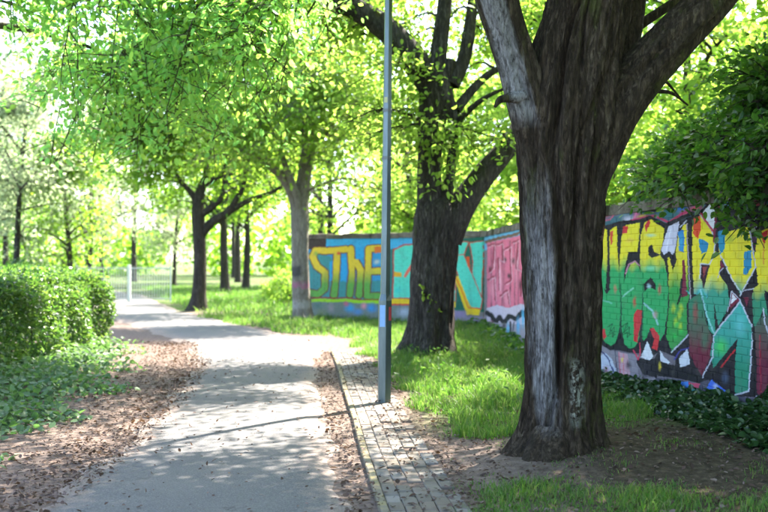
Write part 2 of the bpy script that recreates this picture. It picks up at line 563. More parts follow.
def paint_near():
    p = Paint(PP1, PP2, 0.0, 6.6, .006)
    def tr(ox, oy, k): return lambda *q: [(ox + q[i]/k, oy + q[i+1]/k) for i in range(0, len(q), 2)]
    a = tr(598, 200, 5.689); b = tr(598, 280, 4.267); c = tr(680, 200, 5.125); d = tr(680, 290, 3.94)
    LIL = (204, 202, 218); MAR = (120, 30, 56)
    p.blend(np.ones(p.px.shape), (112, 102, 112))
    # patchwork of older pieces along the top
    p.poly([(540,190),(800,150),(800,236),(540,244)], (66, 104, 118))
    for x, y, rx, ry, col in [(606,214,5,6,(196,120,150)),(614,212,6,4,(180,60,90)),(622,213,6,5,(120,150,165)),(629,220,7,5,(200,190,210)),(636,212,4,8,(200,90,140)),
                            (644,208,6,6,(70,120,150)),(642,217,6,3,(230,180,60)),(652,212,7,5,(70,70,90)),(660,206,5,8,(70,160,170)),(661,208,2.5,4,(228,200,60)),
                            (671,212,7,7,(40,110,110)),(680,208,7,5,(60,120,200)),(686,213,6,3,(220,80,120)),(676,204,5,4,(40,150,160)),(695,208,8,4,(214,70,90)),(690,203,7,4,(50,130,170)),
                            (720,210,8,6,(200,70,70)),(728,200,8,7,(90,170,190)),(740,205,9,9,(60,60,80)),(757,208,9,9,(190,60,80)),(745,215,6,6,(150,190,210))]:
        p.blob(x, y, rx, ry, col, .9)
    p.line(a(-30,140, 20,120, 70,110, 100,55, 160,40), 1.4, (196, 90, 120)); p.line(a(195,20, 215,60, 205,110), 2.0, (206,110,150))
    p.line(a(190,115, 260,100, 330,90, 400,130, 512,60), 2.2, (186, 54, 96)); p.line(a(400,135, 460,112, 540,70), 2.6, BLK)
    # dark ground of the lettering
    p.poly([(560,226)] + a(-10,150, 60,140, 130,120, 235,110, 300,90, 390,135, 480,115, 520,95) + [(694,214),(704,208),(760,206),(800,200),(820,430)] + d(347,490, 290,420, 200,420, 90,370, -20,340) + b(330,330, 260,300, 240,320, 150,312, 100,300, 50,300, 0,240) + [(560,335)], (30, 24, 34))
    def fill(pts, g0=264.0, lowc=GRN, wid=15.0, topc=YEL):
        m = p.poly_mask(pts)
        f = np.clip((p.py - g0 - 2.5*np.sin(p.px*.5)) / wid + .5, 0, 1)[..., None]
        p.blend(m, srgb(topc) * (1 - f) + srgb(lowc) * f)
    # U
    fill([(560,230),(593,228)] + a(0,160, 22,155, 52,168, 50,380, 44,512) + b(20,30, 38,62, 52,40) + a(67,500, 64,300, 67,172, 105,150, 112,290, 121,420, 119,512) + b(96,60, 93,200, 80,265, 50,285, 20,255, 0,208) + [(590,322),(560,318)])
    # F with its green arch
    fill(a(128,260, 138,175, 160,142, 236,130, 234,210, 224,296, 168,300, 160,350, 148,420, 150,470, 162,410, 186,362, 210,352, 234,380, 248,440, 252,512) + b(190,60, 184,160, 176,245, 160,284, 135,294, 112,272, 101,210, 99,60) + a(124,512, 122,400))
    # S
    fill(a(242,200, 264,132, 302,110, 376,162, 372,230, 352,312, 318,298, 306,252, 286,262, 285,312, 304,332, 352,316, 382,352, 392,430, 396,512) + b(298,30, 294,150, 284,225, 262,262, 240,210, 220,205, 208,245, 195,262, 188,250, 192,60) + a(258,512, 246,440, 240,380, 240,300))
    p.poly(a(262,480, 300,440, 324,472, 330,512) + b(245,42, 222,30, 198,50, 192,10), BLK); p.blob(*a(290,490)[0], 2.6, 2.6, (176,206,214), .95)
    # shard, thin bits, A
    p.poly(a(400,152, 464,122, 436,282, 426,312, 402,290, 376,316, 360,288, 376,228), (206, 200, 220)); p.line(a(410,170, 390,290), 1.2, (236,234,244), .7)
    fill(a(396,330, 408,322, 426,400, 446,350, 440,290, 452,205, 492,140) + c(34,120, 36,300, 40,420, 46,500) + d(26,60, 28,180) + b(380,232, 316,308, 292,240, 302,90, 300,0) + a(405,430), 276, (52,150,70), 26)
    p.poly(a(455,180, 486,165, 494,230, 486,300, 462,290), (50,124,186)); p.blob(*a(470,240)[0], 3, 9, (64,160,200), .8)
    for q in b(345,150, 350,200, 330,180, 320,120, 355,120): p.blob(*q, 2.6, 5, (200,214,50), .75)
    for q in b(335,190, 325,240, 350,220): p.blob(*q, 3, 4, (40,190,80), .8)
    p.poly(c(10,310, 22,305, 36,490, 8,498), MAR); p.line(b(314,310, 384,235), 1.7, LIL); p.line(c(0,140, 46,96), 1.4, LIL); p.line(b(356,0, 352,70, 340,100), 1.6, BLK)
    # R
    fill(c(64,110, 100,78, 164,165, 176,232, 166,290, 146,330, 108,326, 104,400, 128,430, 150,330, 178,260, 200,300, 160,420, 138,512) + d(20,0) + c(70,512, 62,300), 284, (70,168,168), 18)
    fill(c(140,512, 160,420, 196,280, 206,180, 260,160, 350,140, 372,280, 384,345, 310,488, 262,400, 214,292, 196,380, 240,440, 250,512) + d(185,80, 150,150, 130,180, 110,150, 88,0), 284, (58,150,124), 18)
    p.poly(c(68,94, 100,82, 108,140, 88,205, 68,172), (222,78,44)); p.poly(c(95,200, 122,206, 142,220, 136,262, 110,276, 98,240), (40,132,176))
    p.poly(c(105,325, 152,330, 136,400, 120,462, 106,380), (52,20,36)); p.poly(c(112,340, 138,342, 122,400), (150,60,60))
    p.line(c(100,76, 165,160, 180,212, 170,282, 150,330, 106,326, 101,400), 1.5, LIL)
    p.line(c(46,96, 52,300, 62,512), 2.6, BLK); p.line(c(36,120, 42,300, 52,512), 1.0, (210,190,200), .7)
    p.poly(c(150,15, 186,60, 181,130, 166,156, 130,102, 114,60), (232,230,236)); p.line(c(108,70, 128,108, 168,158), 2.0, (196,50,86)); p.line(c(186,60, 182,130, 172,210), 2.2, (120,30,60)); p.line(c(112,62, 150,10, 190,58), 2.0, BLK)
    # X and the rest
    p.poly(c(194,160, 232,150, 230,250, 205,285, 196,220), (44,136,170)); p.poly(c(328,265, 364,255, 366,340, 340,388, 326,380), (44,136,176)); p.blob(*c(255,200)[0], 5, 6, (90,140,60), .5)
    p.poly(c(205,308, 226,338, 202,372), MAR); p.line(c(192,400, 200,370, 220,350), 1.2, LIL, .8)
    p.poly(c(350,130, 392,84, 400,160, 380,275), (64,34,62)); p.line(c(366,110, 384,90, 392,190), 1.5, (190,176,210))
    fill(c(398,190, 412,160, 520,120, 520,512) + d(330,0, 345,120, 325,75, 300,150, 290,140, 283,0) + c(400,440, 388,345, 380,290), 290, (52,136,104), 20)
    p.poly(c(414,172, 455,150, 440,200, 430,235), RED); p.line(c(430,230, 428,330), 1.6, (222,130,60), .8)
    p.poly(c(262,405, 312,505) + d(185,88), (40,22,36)); p.poly(d(190,80, 203,8, 236,42), MAR); p.poly(d(196,58, 206,14, 222,36), (224,220,228)); p.line(d(187,86, 202,4, 238,44), 1.1, LIL)
    p.line(c(210,288, 264,400, 316,482), 1.7, LIL); p.line(c(308,492, 386,345, 376,280, 352,130), 1.6, LIL)
    p.poly(c(326,460, 378,452, 366,512) + d(262,88, 246,30), (44,22,38)); p.poly(d(252,32, 272,30, 262,66), MAR); p.line(c(330,466, 378,456), 1.2, LIL)
    # lower right: teal slab edged white
    fill(d(130,182, 236,48, 285,148, 268,398, 216,414, 214,330, 224,192, 130,308, 118,260), 340, (40,132,104), 60, (70,170,160))
    p.blob(*d(160,225)[0], 8, 10, (70,196,90), .85); p.blob(*d(235,140)[0], 6, 12, (110,196,200), .6); p.blob(*d(245,330)[0], 5, 12, (36,130,96), .6)
    p.poly(d(226,190, 218,250, 214,412, 192,402, 190,300, 160,325, 130,352, 88,352, 130,308, 190,238), (30,24,32)); p.line(d(216,236, 160,302), 1.5, (190,40,50)); p.blob(*d(176,345)[0], 4, 7, (70,84,112), .8)
    p.line(d(130,182, 236,46, 286,147, 269,398, 216,414), 1.8, LIL); p.line(d(88,346, 128,262, 130,190), 1.6, LIL); p.line(d(80,0, 104,100, 132,170), 1.8, (150,206,206), .8); p.poly(d(134,44, 152,148, 138,162), BLK)
    # maroon ground with green showing through
    fill(d(34,40, 80,10, 100,120, 124,190, 118,262, 88,340, 60,300, 36,250), 330, (110,30,54), 40, (52,122,92)); p.blob(*d(60,90)[0], 3, 12, (170,50,60), .7); p.blob(*d(95,200)[0], 4, 12, (60,120,90), .6)
    fill(d(292,150, 322,100, 420,100, 420,520, 347,470, 300,400), 335, (104,26,54), 60, (56,104,84)); p.line(d(325,72, 336,140, 352,190), 1.6, LIL); p.line(d(288,150, 296,300, 290,412), 2.2, BLK); p.line(d(300,420, 322,450, 350,482, 420,560), 2.2, LIL); p.line(d(314,180, 316,400), 1.4, (170,44,66), .7)
    # details on the green letters
    p.poly(a(140,152, 172,146, 168,186, 136,192), RED); p.poly(a(70,180, 88,176, 82,250, 72,260), (214,74,54)); p.poly(a(262,150, 290,112, 298,130, 272,184), RED); p.blob(*a(300,200)[0], 6, 2, (160,206,190), .7); p.blob(*a(180,230)[0], 5, 3, (220,170,90), .6); p.blob(*a(300,390)[0], 8, 3, (130,206,160), .8)
    p.poly(a(168,298, 226,296, 230,332, 200,346, 164,342), BLK); p.line(a(156,420, 172,370, 208,348, 236,372), 1.2, (190,130,150))
    p.line(b(97,20, 97,230), 1.0, (18,84,60)); p.line(b(190,60, 188,240), 1.0, (18,84,60)); p.line(b(0,66, 300,66), .5, (20,90,60), .6)
    p.poly(b(152,150, 166,125, 186,128, 184,180, 166,268, 152,262), RED); p.blob(*b(156,95)[0], 2, 6, RED, .8); p.poly(b(10,215, 26,206, 34,240, 24,256), RED); p.blob(*b(72,40)[0], 2, 5, (206,110,100), .7); p.blob(*b(262,40)[0], 2, 6, (206,90,90), .7)
    p.line(b(195,100, 230,130, 256,190), 2.0, (150,196,200), .8); p.line(b(105,70, 150,35), 1.6, (150,206,190), .7); p.line(b(10,85, 60,100), 1.4, (130,196,180), .6); p.blob(*b(245,150)[0], 3, 5, (206,130,150), .6)
    for x0 in (40, 102):
        p.line(b(x0,200, x0+20,185, x0+8,225, x0+30,200, x0+28,232), .8, (14,66,40), .9); p.line(b(x0,238, x0+22,222, x0+20,244, x0+34,232), .8, (14,66,40), .9)
    p.poly(b(218,210, 236,205, 262,240, 250,300, 228,290, 238,255), RED)
    # lower fringe: old whitewash, drips
    p.poly([(560,340)] + b(0,250, 50,302, 100,308, 150,318, 190,330, 185,400, 260,420, 260,600, -40,600) + [(560,420)], (140, 130, 140))
    p.line(b(-10,215, 20,268, 50,292, 78,280, 92,245, 108,284, 135,302, 162,292, 180,262), 3.0, BLK)
    p.poly(b(0,330, 30,310, 60,340, 82,400, 60,430, 0,420), (186, 188, 204)); p.line(b(10,300, 40,330, 70,400), 1.2, (56,56,110)); p.blob(*b(36,385)[0], 4, 5, (176,120,140), .8); p.line(b(70,300, 84,420), 1.0, (40,36,60), .8)
    p.poly(b(85,305, 125,315, 140,420, 100,440), (190,150,160)); p.line(b(88,310, 95,430), 1.2, (200,80,100), .7); p.line(b(108,315, 110,440), 1.0, (214,120,130), .7); p.blob(*b(103,340)[0], 1.4, 3, (226,200,70), .9); p.blob(*b(130,365)[0], 3, 5, (60,50,60), .9)
    p.poly(b(170,335, 240,335, 256,300, 266,350, 250,420, 190,400, 160,350), (24,20,30)); p.blob(*b(210,385)[0], 9, 8, (34,30,40), .9); p.poly(b(182,330, 210,262, 236,325, 220,342), (222,220,226)); p.line(b(150,300, 170,340, 180,310, 176,270), 1.3, (206,60,90))
    p.poly(b(262,300, 280,330, 304,350, 300,362, 262,345), (206,204,214)); p.poly(b(256,345, 300,360) + d(0,300, 90,350, 84,372, 0,350) + b(300,415, 254,412), (20,18,26)); p.blob(*b(262,370)[0], 1.6, 5, (222,196,60), .9)
    p.poly(d(-4,268, 28,228, 38,292, 0,304), (206,206,218)); p.line(b(325,340, 350,300, 384,290), 1.4, (66,60,140))
    p.poly([(655,378)] + d(0,352, 60,372, 110,352, 200,416, 290,424, 340,490, 340,640, -150,640), (78,74,90))
    p.poly(d(-10,362, 30,362, 34,386, -6,390), (70,128,206)); p.poly(d(32,366, 76,370, 72,386, 34,386), (196,70,100)); p.poly(d(36,390, 76,390, 70,420, 40,420), (50,130,130)); p.poly(d(104,384, 124,352, 190,408, 150,412), (64,104,206)); p.blob(*d(140,382)[0], 3, 4, (200,206,220), .7)
    return p.image('graffiti_near')

def paint_pink():
    p = Paint(PP0, PP1, 0.0, 10.4, .012)
    p.blend(np.ones(p.px.shape), (132, 122, 126))
    p.poly([(484,226),(600,180),(600,260),(484,250)], (110, 176, 206))
    p.line([(486,242),(500,238),(514,235),(530,228)], 3, (120, 84, 60)); p.line([(486,236),(520,226)], 1.6, (80,120,150), .7)
    p.poly([(487,243),(500,240),(514,237),(600,214),(600,330),(526,322),(512,316),(487,316)], (226, 112, 136))
    for x, a in [(491,1),(495.5,.8),(502,1),(503.5,.6),(510,1),(514.5,1),(518,.8),(523,1)]:
        p.line([(x,241 + (x % 3)),(x+.4,275),(x+.1,312)], .8, (116, 50, 70), a)
    for x, y, rx, ry in [(490,270,1.6,4),(505,260,2,3),(513.5,261,2,4),(509,276,2,3),(521,285,2.4,8),(523,250,2,4)]:
        p.blob(x, y, rx, ry, (60, 30, 40), 1)
    for x, y, rx, ry in [(493,290,4,14),(500,282,3,20),(507,298,4,10),(516,270,3,20)]:
        p.blob(x, y, rx, ry, (240, 150, 165), .7)
    for q in ([(488,246),(494,244),(493,268),(489,272)], [(496,245),(502,243),(503,262),(498,258),(499,290)], [(504,250),(510,246),(511,280),(505,284)], [(512,243),(518,240),(516,268),(522,272),(521,296)], [(488,280),(494,276),(495,300)], [(500,296),(507,290),(509,304)]):
        p.line(q, 1.5, (150, 34, 62), .9); p.line([(x + 1.2, y + 1) for x, y in q], .7, (246, 190, 200), .8)
    p.poly([(487,308),(497,305),(508,308),(520,304),(600,310),(600,400),(487,400)], (206,186,200))
    p.line([(487,313),(492,316),(495,324),(499,317),(504,323),(509,316),(516,319),(522,312),(530,320)], 3.4, BLK)
    p.poly([(487,322),(600,330),(600,420),(487,420)], (150, 140, 146), .85)
    for x, y, rx, ry, c in [(491,325,3,5,(190,110,140)),(499,332,2.4,6,(110,180,220)),(508,330,2,9,(110,190,225)),(513,340,2,8,(214,220,230)),(518,326,2.4,10,(90,170,215)),(523,318,2,12,(90,180,220)),(504,326,2,4,(60,50,60)),(516,346,2,5,(60,60,80))]:
        p.blob(x, y, rx, ry, c, .95)
    p.line([(510,322),(511,346)], 1.0, BLK); p.line([(514,322),(512,340),(515,350)], 1.0, (40,40,60))
    return p.image('graffiti_pink')

def paint_far():
    p = Paint(PC0, PP0, 0.0, float(np.linalg.norm(PP0 - PC0)), .012)
    p.blend(np.ones(p.px.shape), (128, 120, 116))
    TQ = (94, 212, 184); LG = (96, 164, 78)
    p.poly([(326,238),(400,238),(400,300),(300,300),(300,262),(326,246)], (66, 172, 214))
    p.poly([(300,236),(326,238),(326,250),(300,250)], (70, 58, 50))
    p.poly([(300,300),(414,300),(414,330),(300,330)], (118, 128, 120))
    # first word: yellow letters going green below, dark red outlines
    p.poly([(300,250),(384,246),(384,300),(300,300)], (60, 152, 196)); p.poly([(306,252),(330,256),(345,282),(384,280),(384,299),(306,299)], (74, 140, 112), .7)
    strokes = [[(326,251),(315,250.5),(312.5,257),(317,266),(325,273),(325,289),(318,294),(311,293)], [(329,250.5),(346,249.5)], [(337,250),(336.5,272),(334,295)], [(351,249),(352,272),(350,295)], [(356,262),(361,270),(359,295)], [(382,248),(369,249),(368,272),(367,296),(382,296.5)], [(368,272),(380,271)]]
    for q in strokes: p.line(q, 8.2, (120, 44, 40))
    for q in strokes: p.line(q, 8.2, (60, 70, 60), .25)
    for q in strokes:
        dd = p.seg_d(q); m = np.clip((3.1 - dd)/.6 + .5, 0, 1); f = np.clip((p.py - 276)/16 + .5, 0, 1)[..., None]
        p.blend(m, srgb((230,198,58))*(1-f) + srgb((104,166,74))*f)
    p.blob(338.5,253.5,2.4,2.2,RED,1); p.poly([(374,247),(382,246),(382,252),(375,253)], (228,120,44)); p.blob(316,254,2.5,3,(120,170,80),.8); p.blob(322,290,4,4,(96,160,84),.8); p.blob(377,262,3.5,3,(236,226,190),.6)
    p.poly([(330,262),(333,261),(332,280),(329.5,281)], (52,164,214)); p.poly([(341,258),(346.5,257),(346,280),(341,282)], (52,164,214)); p.poly([(355,248),(364,247),(364,258),(356,260)], (52,164,214))
    p.line([(310,298),(345,298),(365,300),(384,300)], 1.3, (150,40,40)); p.line([(308,300.5),(345,300.5),(366,302),(384,302)], 3.2, (156,206,44))
    for x, y, rx, ry, c in [(318,306,5,4,(90,120,110)),(331,308,4,6,(150,140,140)),(350,308,6,5,(60,160,214)),(358,312,6,4,(90,140,190)),(364,306,3,4,(226,150,160)),(372,308,6,5,(60,150,214)),(346,304,3,3,(200,110,130)),(322,312,6,4,(120,130,100)),(404,312,8,6,(170,176,190))]:
        p.blob(x, y, rx, ry, c, .95)
    # second word, turquoise
    p.poly([(384,240),(450,240),(450,304),(384,304)], (52,120,110)); p.poly([(384,238),(414,238),(414,246),(384,250)], CYA)
    a_ = [(394,250),(404,245),(414,244),(420,262),(410,270),(420,274),(420,298),(393,299)]
    p.poly(a_, TQ); p.out(a_, 1.4, (196,70,60)); p.poly([(394,272),(402,273),(402,277),(394,277)], (230,170,50)); p.poly([(404,276),(412,262),(414,264),(406,278)], (230,110,90)); p.blob(398,290,4,4,(70,200,190),.8)
    p.poly([(390,299),(414,299),(414,304),(390,305)], (236,196,40)); p.line([(390,305),(414,304)], 1.4, RED)
    p.poly([(420,244),(452,244),(452,304),(420,304)], TQ); p.poly([(430,260),(440,260),(440,300),(430,300)], (230,190,50))
    # N
    p.poly([(446,240),(490,236),(490,312),(446,310)], (36,104,84))
    ol = (206,80,60)
    for q in ([(457,243),(468,242),(464,256),(458,262),(456,272),(444,273),(444,262)], [(470,243),(484,242),(481,307),(472,284),(474,262)], [(453,256),(464,255),(472,274),(482,299),(481,308),(472,308),(462,286)], [(444,281),(456,281),(455,301),(444,303)]):
        p.out(q, 2.0, ol); p.poly(q, TQ)
    p.poly([(455,277),(459,276),(471,307),(481,309),(480,315),(467,315),(461,297)], (238,200,40)); p.line([(456,276),(463,292),(469,308),(481,309)], 1.0, (226,90,50))
    p.poly([(467,257),(470,257),(471,269),(468,266)], (226,90,40)); p.poly([(444,303),(456,302),(456,307),(444,308)], (238,200,40))
    p.poly([(446,308),(466,312),(467,317),(490,316),(490,330),(446,330)], (140,128,146)); p.blob(460,314,8,4,(150,130,170),.8)
    p.poly([(446,320),(490,322),(490,340),(446,340)], (112,106,92))
    p.poly([(484.5,238),(490,236),(490,320),(484,312)], (70,90,90))
    return p.image('graffiti_far')

def wall_material(name, core, img, L, s0=0.0):
    m, t, out = mat_new(name)
    co = objco(t, core)
    sx = N(t, 'ShaderNodeSeparateXYZ'); t.links.new(co, sx.inputs[0])
    n0 = noise_n(t, co, 34, 3, .6)
    jit = math_n(t, 'MULTIPLY', math_n(t, 'SUBTRACT', n0, .5), .012)
    u = math_n(t, 'DIVIDE', math_n(t, 'ADD', math_n(t, 'SUBTRACT', sx.outputs[0], s0), jit), L)
    v = math_n(t, 'DIVIDE', math_n(t, 'ADD', sx.outputs[2], jit), WH)
    cb = N(t, 'ShaderNodeCombineXYZ'); t.links.new(u, cb.inputs[0]); t.links.new(v, cb.inputs[1])
    im = N(t, 'ShaderNodeTexImage'); im.image = img; im.extension = 'EXTEND'; im.interpolation = 'Linear'
    t.links.new(cb.outputs[0], im.inputs[0])
    n1 = noise_n(t, co, 5, 6, .7)
    n2 = noise_n(t, co, 60, 5, .7)
    n3 = noise_n(t, mapping(t, co, (3.5, 1, .5)), 1.0, 5, .65)
    c = mixc(t, math_n(t, 'MULTIPLY', ramp(t, n1, [(.5, (0,0,0)), (.75, (1,1,1))]), .28), im.outputs[0], (.14, .12, .11))
    c = mixc(t, math_n(t, 'MULTIPLY', ramp(t, n3, [(.54, (0,0,0)), (.72, (1,1,1))]), .28), c, (.07, .06, .055))
    c = mixc(t, math_n(t, 'MULTIPLY', ramp(t, n2, [(.6, (0,0,0)), (.72, (1,1,1))]), .45), c, (.16, .12, .10))
    h = math_n(t, 'ADD', n2, math_n(t, 'MULTIPLY', n1, .5))
    principled(t, out, c, .75, bump(t, h, .5, .006), .25)
    return m

def coping_material():
    m, t, out = mat_new('weathered_coping')
    pos = worldpos(t)
    n = noise_n(t, pos, 6, 7, .7); n2 = noise_n(t, pos, 1.5, 3)
    c = ramp(t, n, [(.3, (.05, .04, .032)), (.5, (.13, .105, .085)), (.72, (.22, .19, .155))])
    c = mixc(t, math_n(t, 'MULTIPLY', ramp(t, n2, [(.5, (0,0,0)), (.65, (1,1,1))]), .5), c, (.055, .065, .025))
    principled(t, out, c, .95, bump(t, n, .7, .015), .1)
    return m
M_COPING = coping_material()

BL, BH, JT = .215, .065, .011
def brick_mesh(name, lx, b=.0035):
    # local: x centred, front at y=0 facing -y, chamfered front
    x, z = lx/2, BH/2
    v = [(-x+b,0,-z+b),(x-b,0,-z+b),(x-b,0,z-b),(-x+b,0,z-b),(-x,b,-z),(x,b,-z),(x,b,z),(-x,b,z),(-x,.05,-z),(x,.05,-z),(x,.05,z),(-x,.05,z)]
    q = [(0,1,2,3),(4,5,1,0),(5,6,2,1),(6,7,3,2),(7,4,0,3),(8,9,5,4),(9,10,6,5),(10,11,7,6),(11,8,4,7)]
    return np_mesh(name, v, [np.array(q)]), np.array(v), np.array(q)
BR_ME, BR_V, BR_Q = brick_mesh('brick', BL)
BR2_ME, BR2_V, BR2_Q = brick_mesh('brick_cut', .102)

def wall_section(root, p0, p1, img, mat_name, part_rng=None, part_max=300, img_len=None, mitre=(0, 0)):
    d = p1 - p0; L = float(np.linalg.norm(d)); ang = math.atan2(d[1], d[0])
    inv = root.matrix_basis.inverted() if False else None
    loc = Vector((p0[0], p0[1], 0)) - root.location
    mb = MB(); mb.box(0 - mitre[0], L + mitre[1], .0075, .24, -.3, WH - .16)
    core = link('mortar_core', mb.mesh('mortar_core'), None, root, loc, (0, 0, ang))
    mat = wall_material(mat_name, core, img, img_len or L)
    core.data.materials.append(mat)
    # coping stones
    cx = 0.0
    while cx < L:
        l = min(random.uniform(.42, .5), L - cx)
        cm = MB(); cm.box(0, l - .008, -.035, .275, WH - .158, WH - .03 + random.uniform(-.012, .012))
        v = cm.v[0]; v[4:, 1] = np.clip(v[4:, 1], -.02, .26); v[6:, 2] += .02
        o = link('coping_stone', cm.mesh('coping_stone'), M_COPING, root)
        o.location = loc + Vector((math.cos(ang) * cx, math.sin(ang) * cx, random.uniform(-.006, .006))); o.rotation_euler = (random.uniform(-.015,.015), random.uniform(-.01,.01), ang)
        cx += l
    # bricks in courses
    n_c = int((WH - .165 + .08) / (BH + JT))
    sm = MB(); parts = 0
    bm1, bm2 = BR_ME.copy(), BR2_ME.copy()
    bm1.name = 'brick'; bm2.name = 'brick_cut'
    bm1.materials.append(mat); bm2.materials.append(mat)
    cand = []
    for c in range(n_c):
        z = -.06 + c * (BH + JT) + BH/2
        if z + BH/2 > WH - .162: break
        pos = -.02 if c % 2 else -.02 - (BL + JT) / 2
        while pos < L:
            cxm = pos + BL/2
            if pos >= 0 and pos + BL <= L: cand.append((cxm, z, 0))
            elif pos < 0 and pos + BL > .1: cand.append((max(.051, pos + BL - .051), z, 1))
            elif pos + .102 <= L: cand.append((pos + .051, z, 1))
            pos += BL + JT
    R0 = math.cos(ang), math.sin(ang)
    if part_rng:
        sel = sorted([i for i, k in enumerate(cand) if part_rng[0] < k[0] < part_rng[1] and k[1] > .1], key=lambda i: -cand[i][0])[:part_max]
    else: sel = []
    sel = set(sel)
    for i, (sx_, z, kd) in enumerate(cand):
        dy = random.uniform(-.003, .003); tl = random.uniform(-.008, .008)
        if i in sel:
            o = link('brick', bm2 if kd else bm1, None, root)
            o.location = loc + Vector((R0[0]*sx_ - R0[1]*dy, R0[1]*sx_ + R0[0]*dy, z)); o.rotation_euler = (0, tl*.4, ang + tl)
        else:
            v = (BR2_V if kd else BR_V).copy(); v[:, 1] += dy + v[:, 0] * tl; v[:, 2] += v[:, 0] * tl * .4
            sm.add(v + np.array([sx_, 0, z]), BR_Q)
    tag(link('brickwork', sm.mesh('brickwork'), mat, root, loc, (0, 0, ang)), kind='stuff')
    return core, mat

near_wall = empty('graffiti_wall', (PP1[0], PP1[1], 0))
tag(near_wall, 'brick wall with yellow and green graffiti letters and a pink graffiti stretch', 'wall')
wall_section(near_wall, PP1, PP3, paint_near(), 'graffiti_paint_near', (2.85, 5.35), 298, 6.6)
wall_section(near_wall, PP0, PP1, paint_pink(), 'graffiti_paint_pink', None, 0, 10.4)
far_wall = empty('graffiti_wall', (PC0[0], PC0[1], 0))
tag(far_wall, 'brick wall with blue, yellow and turquoise graffiti word behind the thick forked tree', 'wall')
wall_section(far_wall, PC0, PP0 + np.array([-.02, .012]), paint_far(), 'graffiti_paint_far')

# ------------------------------------------------------------------ leaves
def leaf_mesh_arrays(pos, dirs, size, near=True, width=.62, flat=.55, droop=.25):
    """pos (n,3) stalk points, dirs (n,3) rough pointing directions -> verts, quads"""
    n = len(pos)
    size = size * rng.uniform(.65, 1.3, n)
    d = dirs + rng.normal(0, .45, (n, 3)); d[:, 2] -= droop
    d /= np.linalg.norm(d, axis=1)[:, None] + 1e-9
    up = np.tile([0, 0, 1.0], (n, 1)) + rng.normal(0, flat, (n, 3))
    s = np.cross(d, up); s /= np.linalg.norm(s, axis=1)[:, None] + 1e-9
    nn = np.cross(s, d)
    L = size[:, None]; W = (size * width * .5 * rng.uniform(.8, 1.2, n))[:, None]
    fold = L * rng.uniform(.02, .16, (n, 1))
    curl = L * rng.uniform(-.02, .16, (n, 1))
    base = pos
    tip = pos + d * L - nn * curl
    if near:
        l1 = pos + d*L*.22 + s*W*.85 + nn*fold; l2 = pos + d*L*.62 + s*W*.9 + nn*fold*.8 - nn*curl*.3
        r1 = pos + d*L*.22 - s*W*.85 + nn*fold; r2 = pos + d*L*.62 - s*W*.9 + nn*fold*.8 - nn*curl*.3
        V = np.stack([base, l1, l2, tip, r2, r1], 1).reshape(-1, 3)
        i = np.arange(n)[:, None] * 6
        q = np.concatenate([i + [0, 3, 2, 1], i + [0, 5, 4, 3]])
        return V, q, None
    l = pos + d*L*.42 + s*W + nn*fold; r = pos + d*L*.42 - s*W + nn*fold
    V = np.stack([base, l, tip, r], 1).reshape(-1, 3)
    i = np.arange(n)[:, None] * 4
    return V, None, np.concatenate([i + [0, 2, 1], i + [0, 3, 2]])

cxs, cys = sd.x / sd.z, sd.y / sd.z     # horizontal travel of sunlight per metre of height
# openings in the canopy: ground areas (at height z) that the sun reaches:  x0,x1,y0,y1,z,keep
GAPS = [(-4.6, -.2, 16.6, 19.2, 0, .38),
        (-7.2, -5.0, 9, 20, 1.3, .25),
        (-5.3, -4.0, 15.0, 19.5, .7, .2),
        (.2, 2.3, 11.0, 14.2, 0, .45),
        (-8, -1.0, 22, 40, 0, .35)]
def sun_gaps(pos):
    keep = np.ones(len(pos), bool)
    for x0, x1, y0, y1, z, k in GAPS:
        gx = pos[:, 0] - (pos[:, 2] - z) * cxs; gy = pos[:, 1] - (pos[:, 2] - z) * cys
        wob = .35 * np.sin(gx*2.3 + gy*1.1) + .25*np.sin(gx*5.1 - gy*3.3)
        ins = (gx > x0 + wob) & (gx < x1 + wob) & (gy > y0 + wob) & (gy < y1 + wob)
        keep &= ~(ins & (rng.random(len(pos)) > k))
    return keep

def rand_unit(n):
    v = rng.normal(0, 1, (n, 3)); return v / np.linalg.norm(v, axis=1)[:, None]

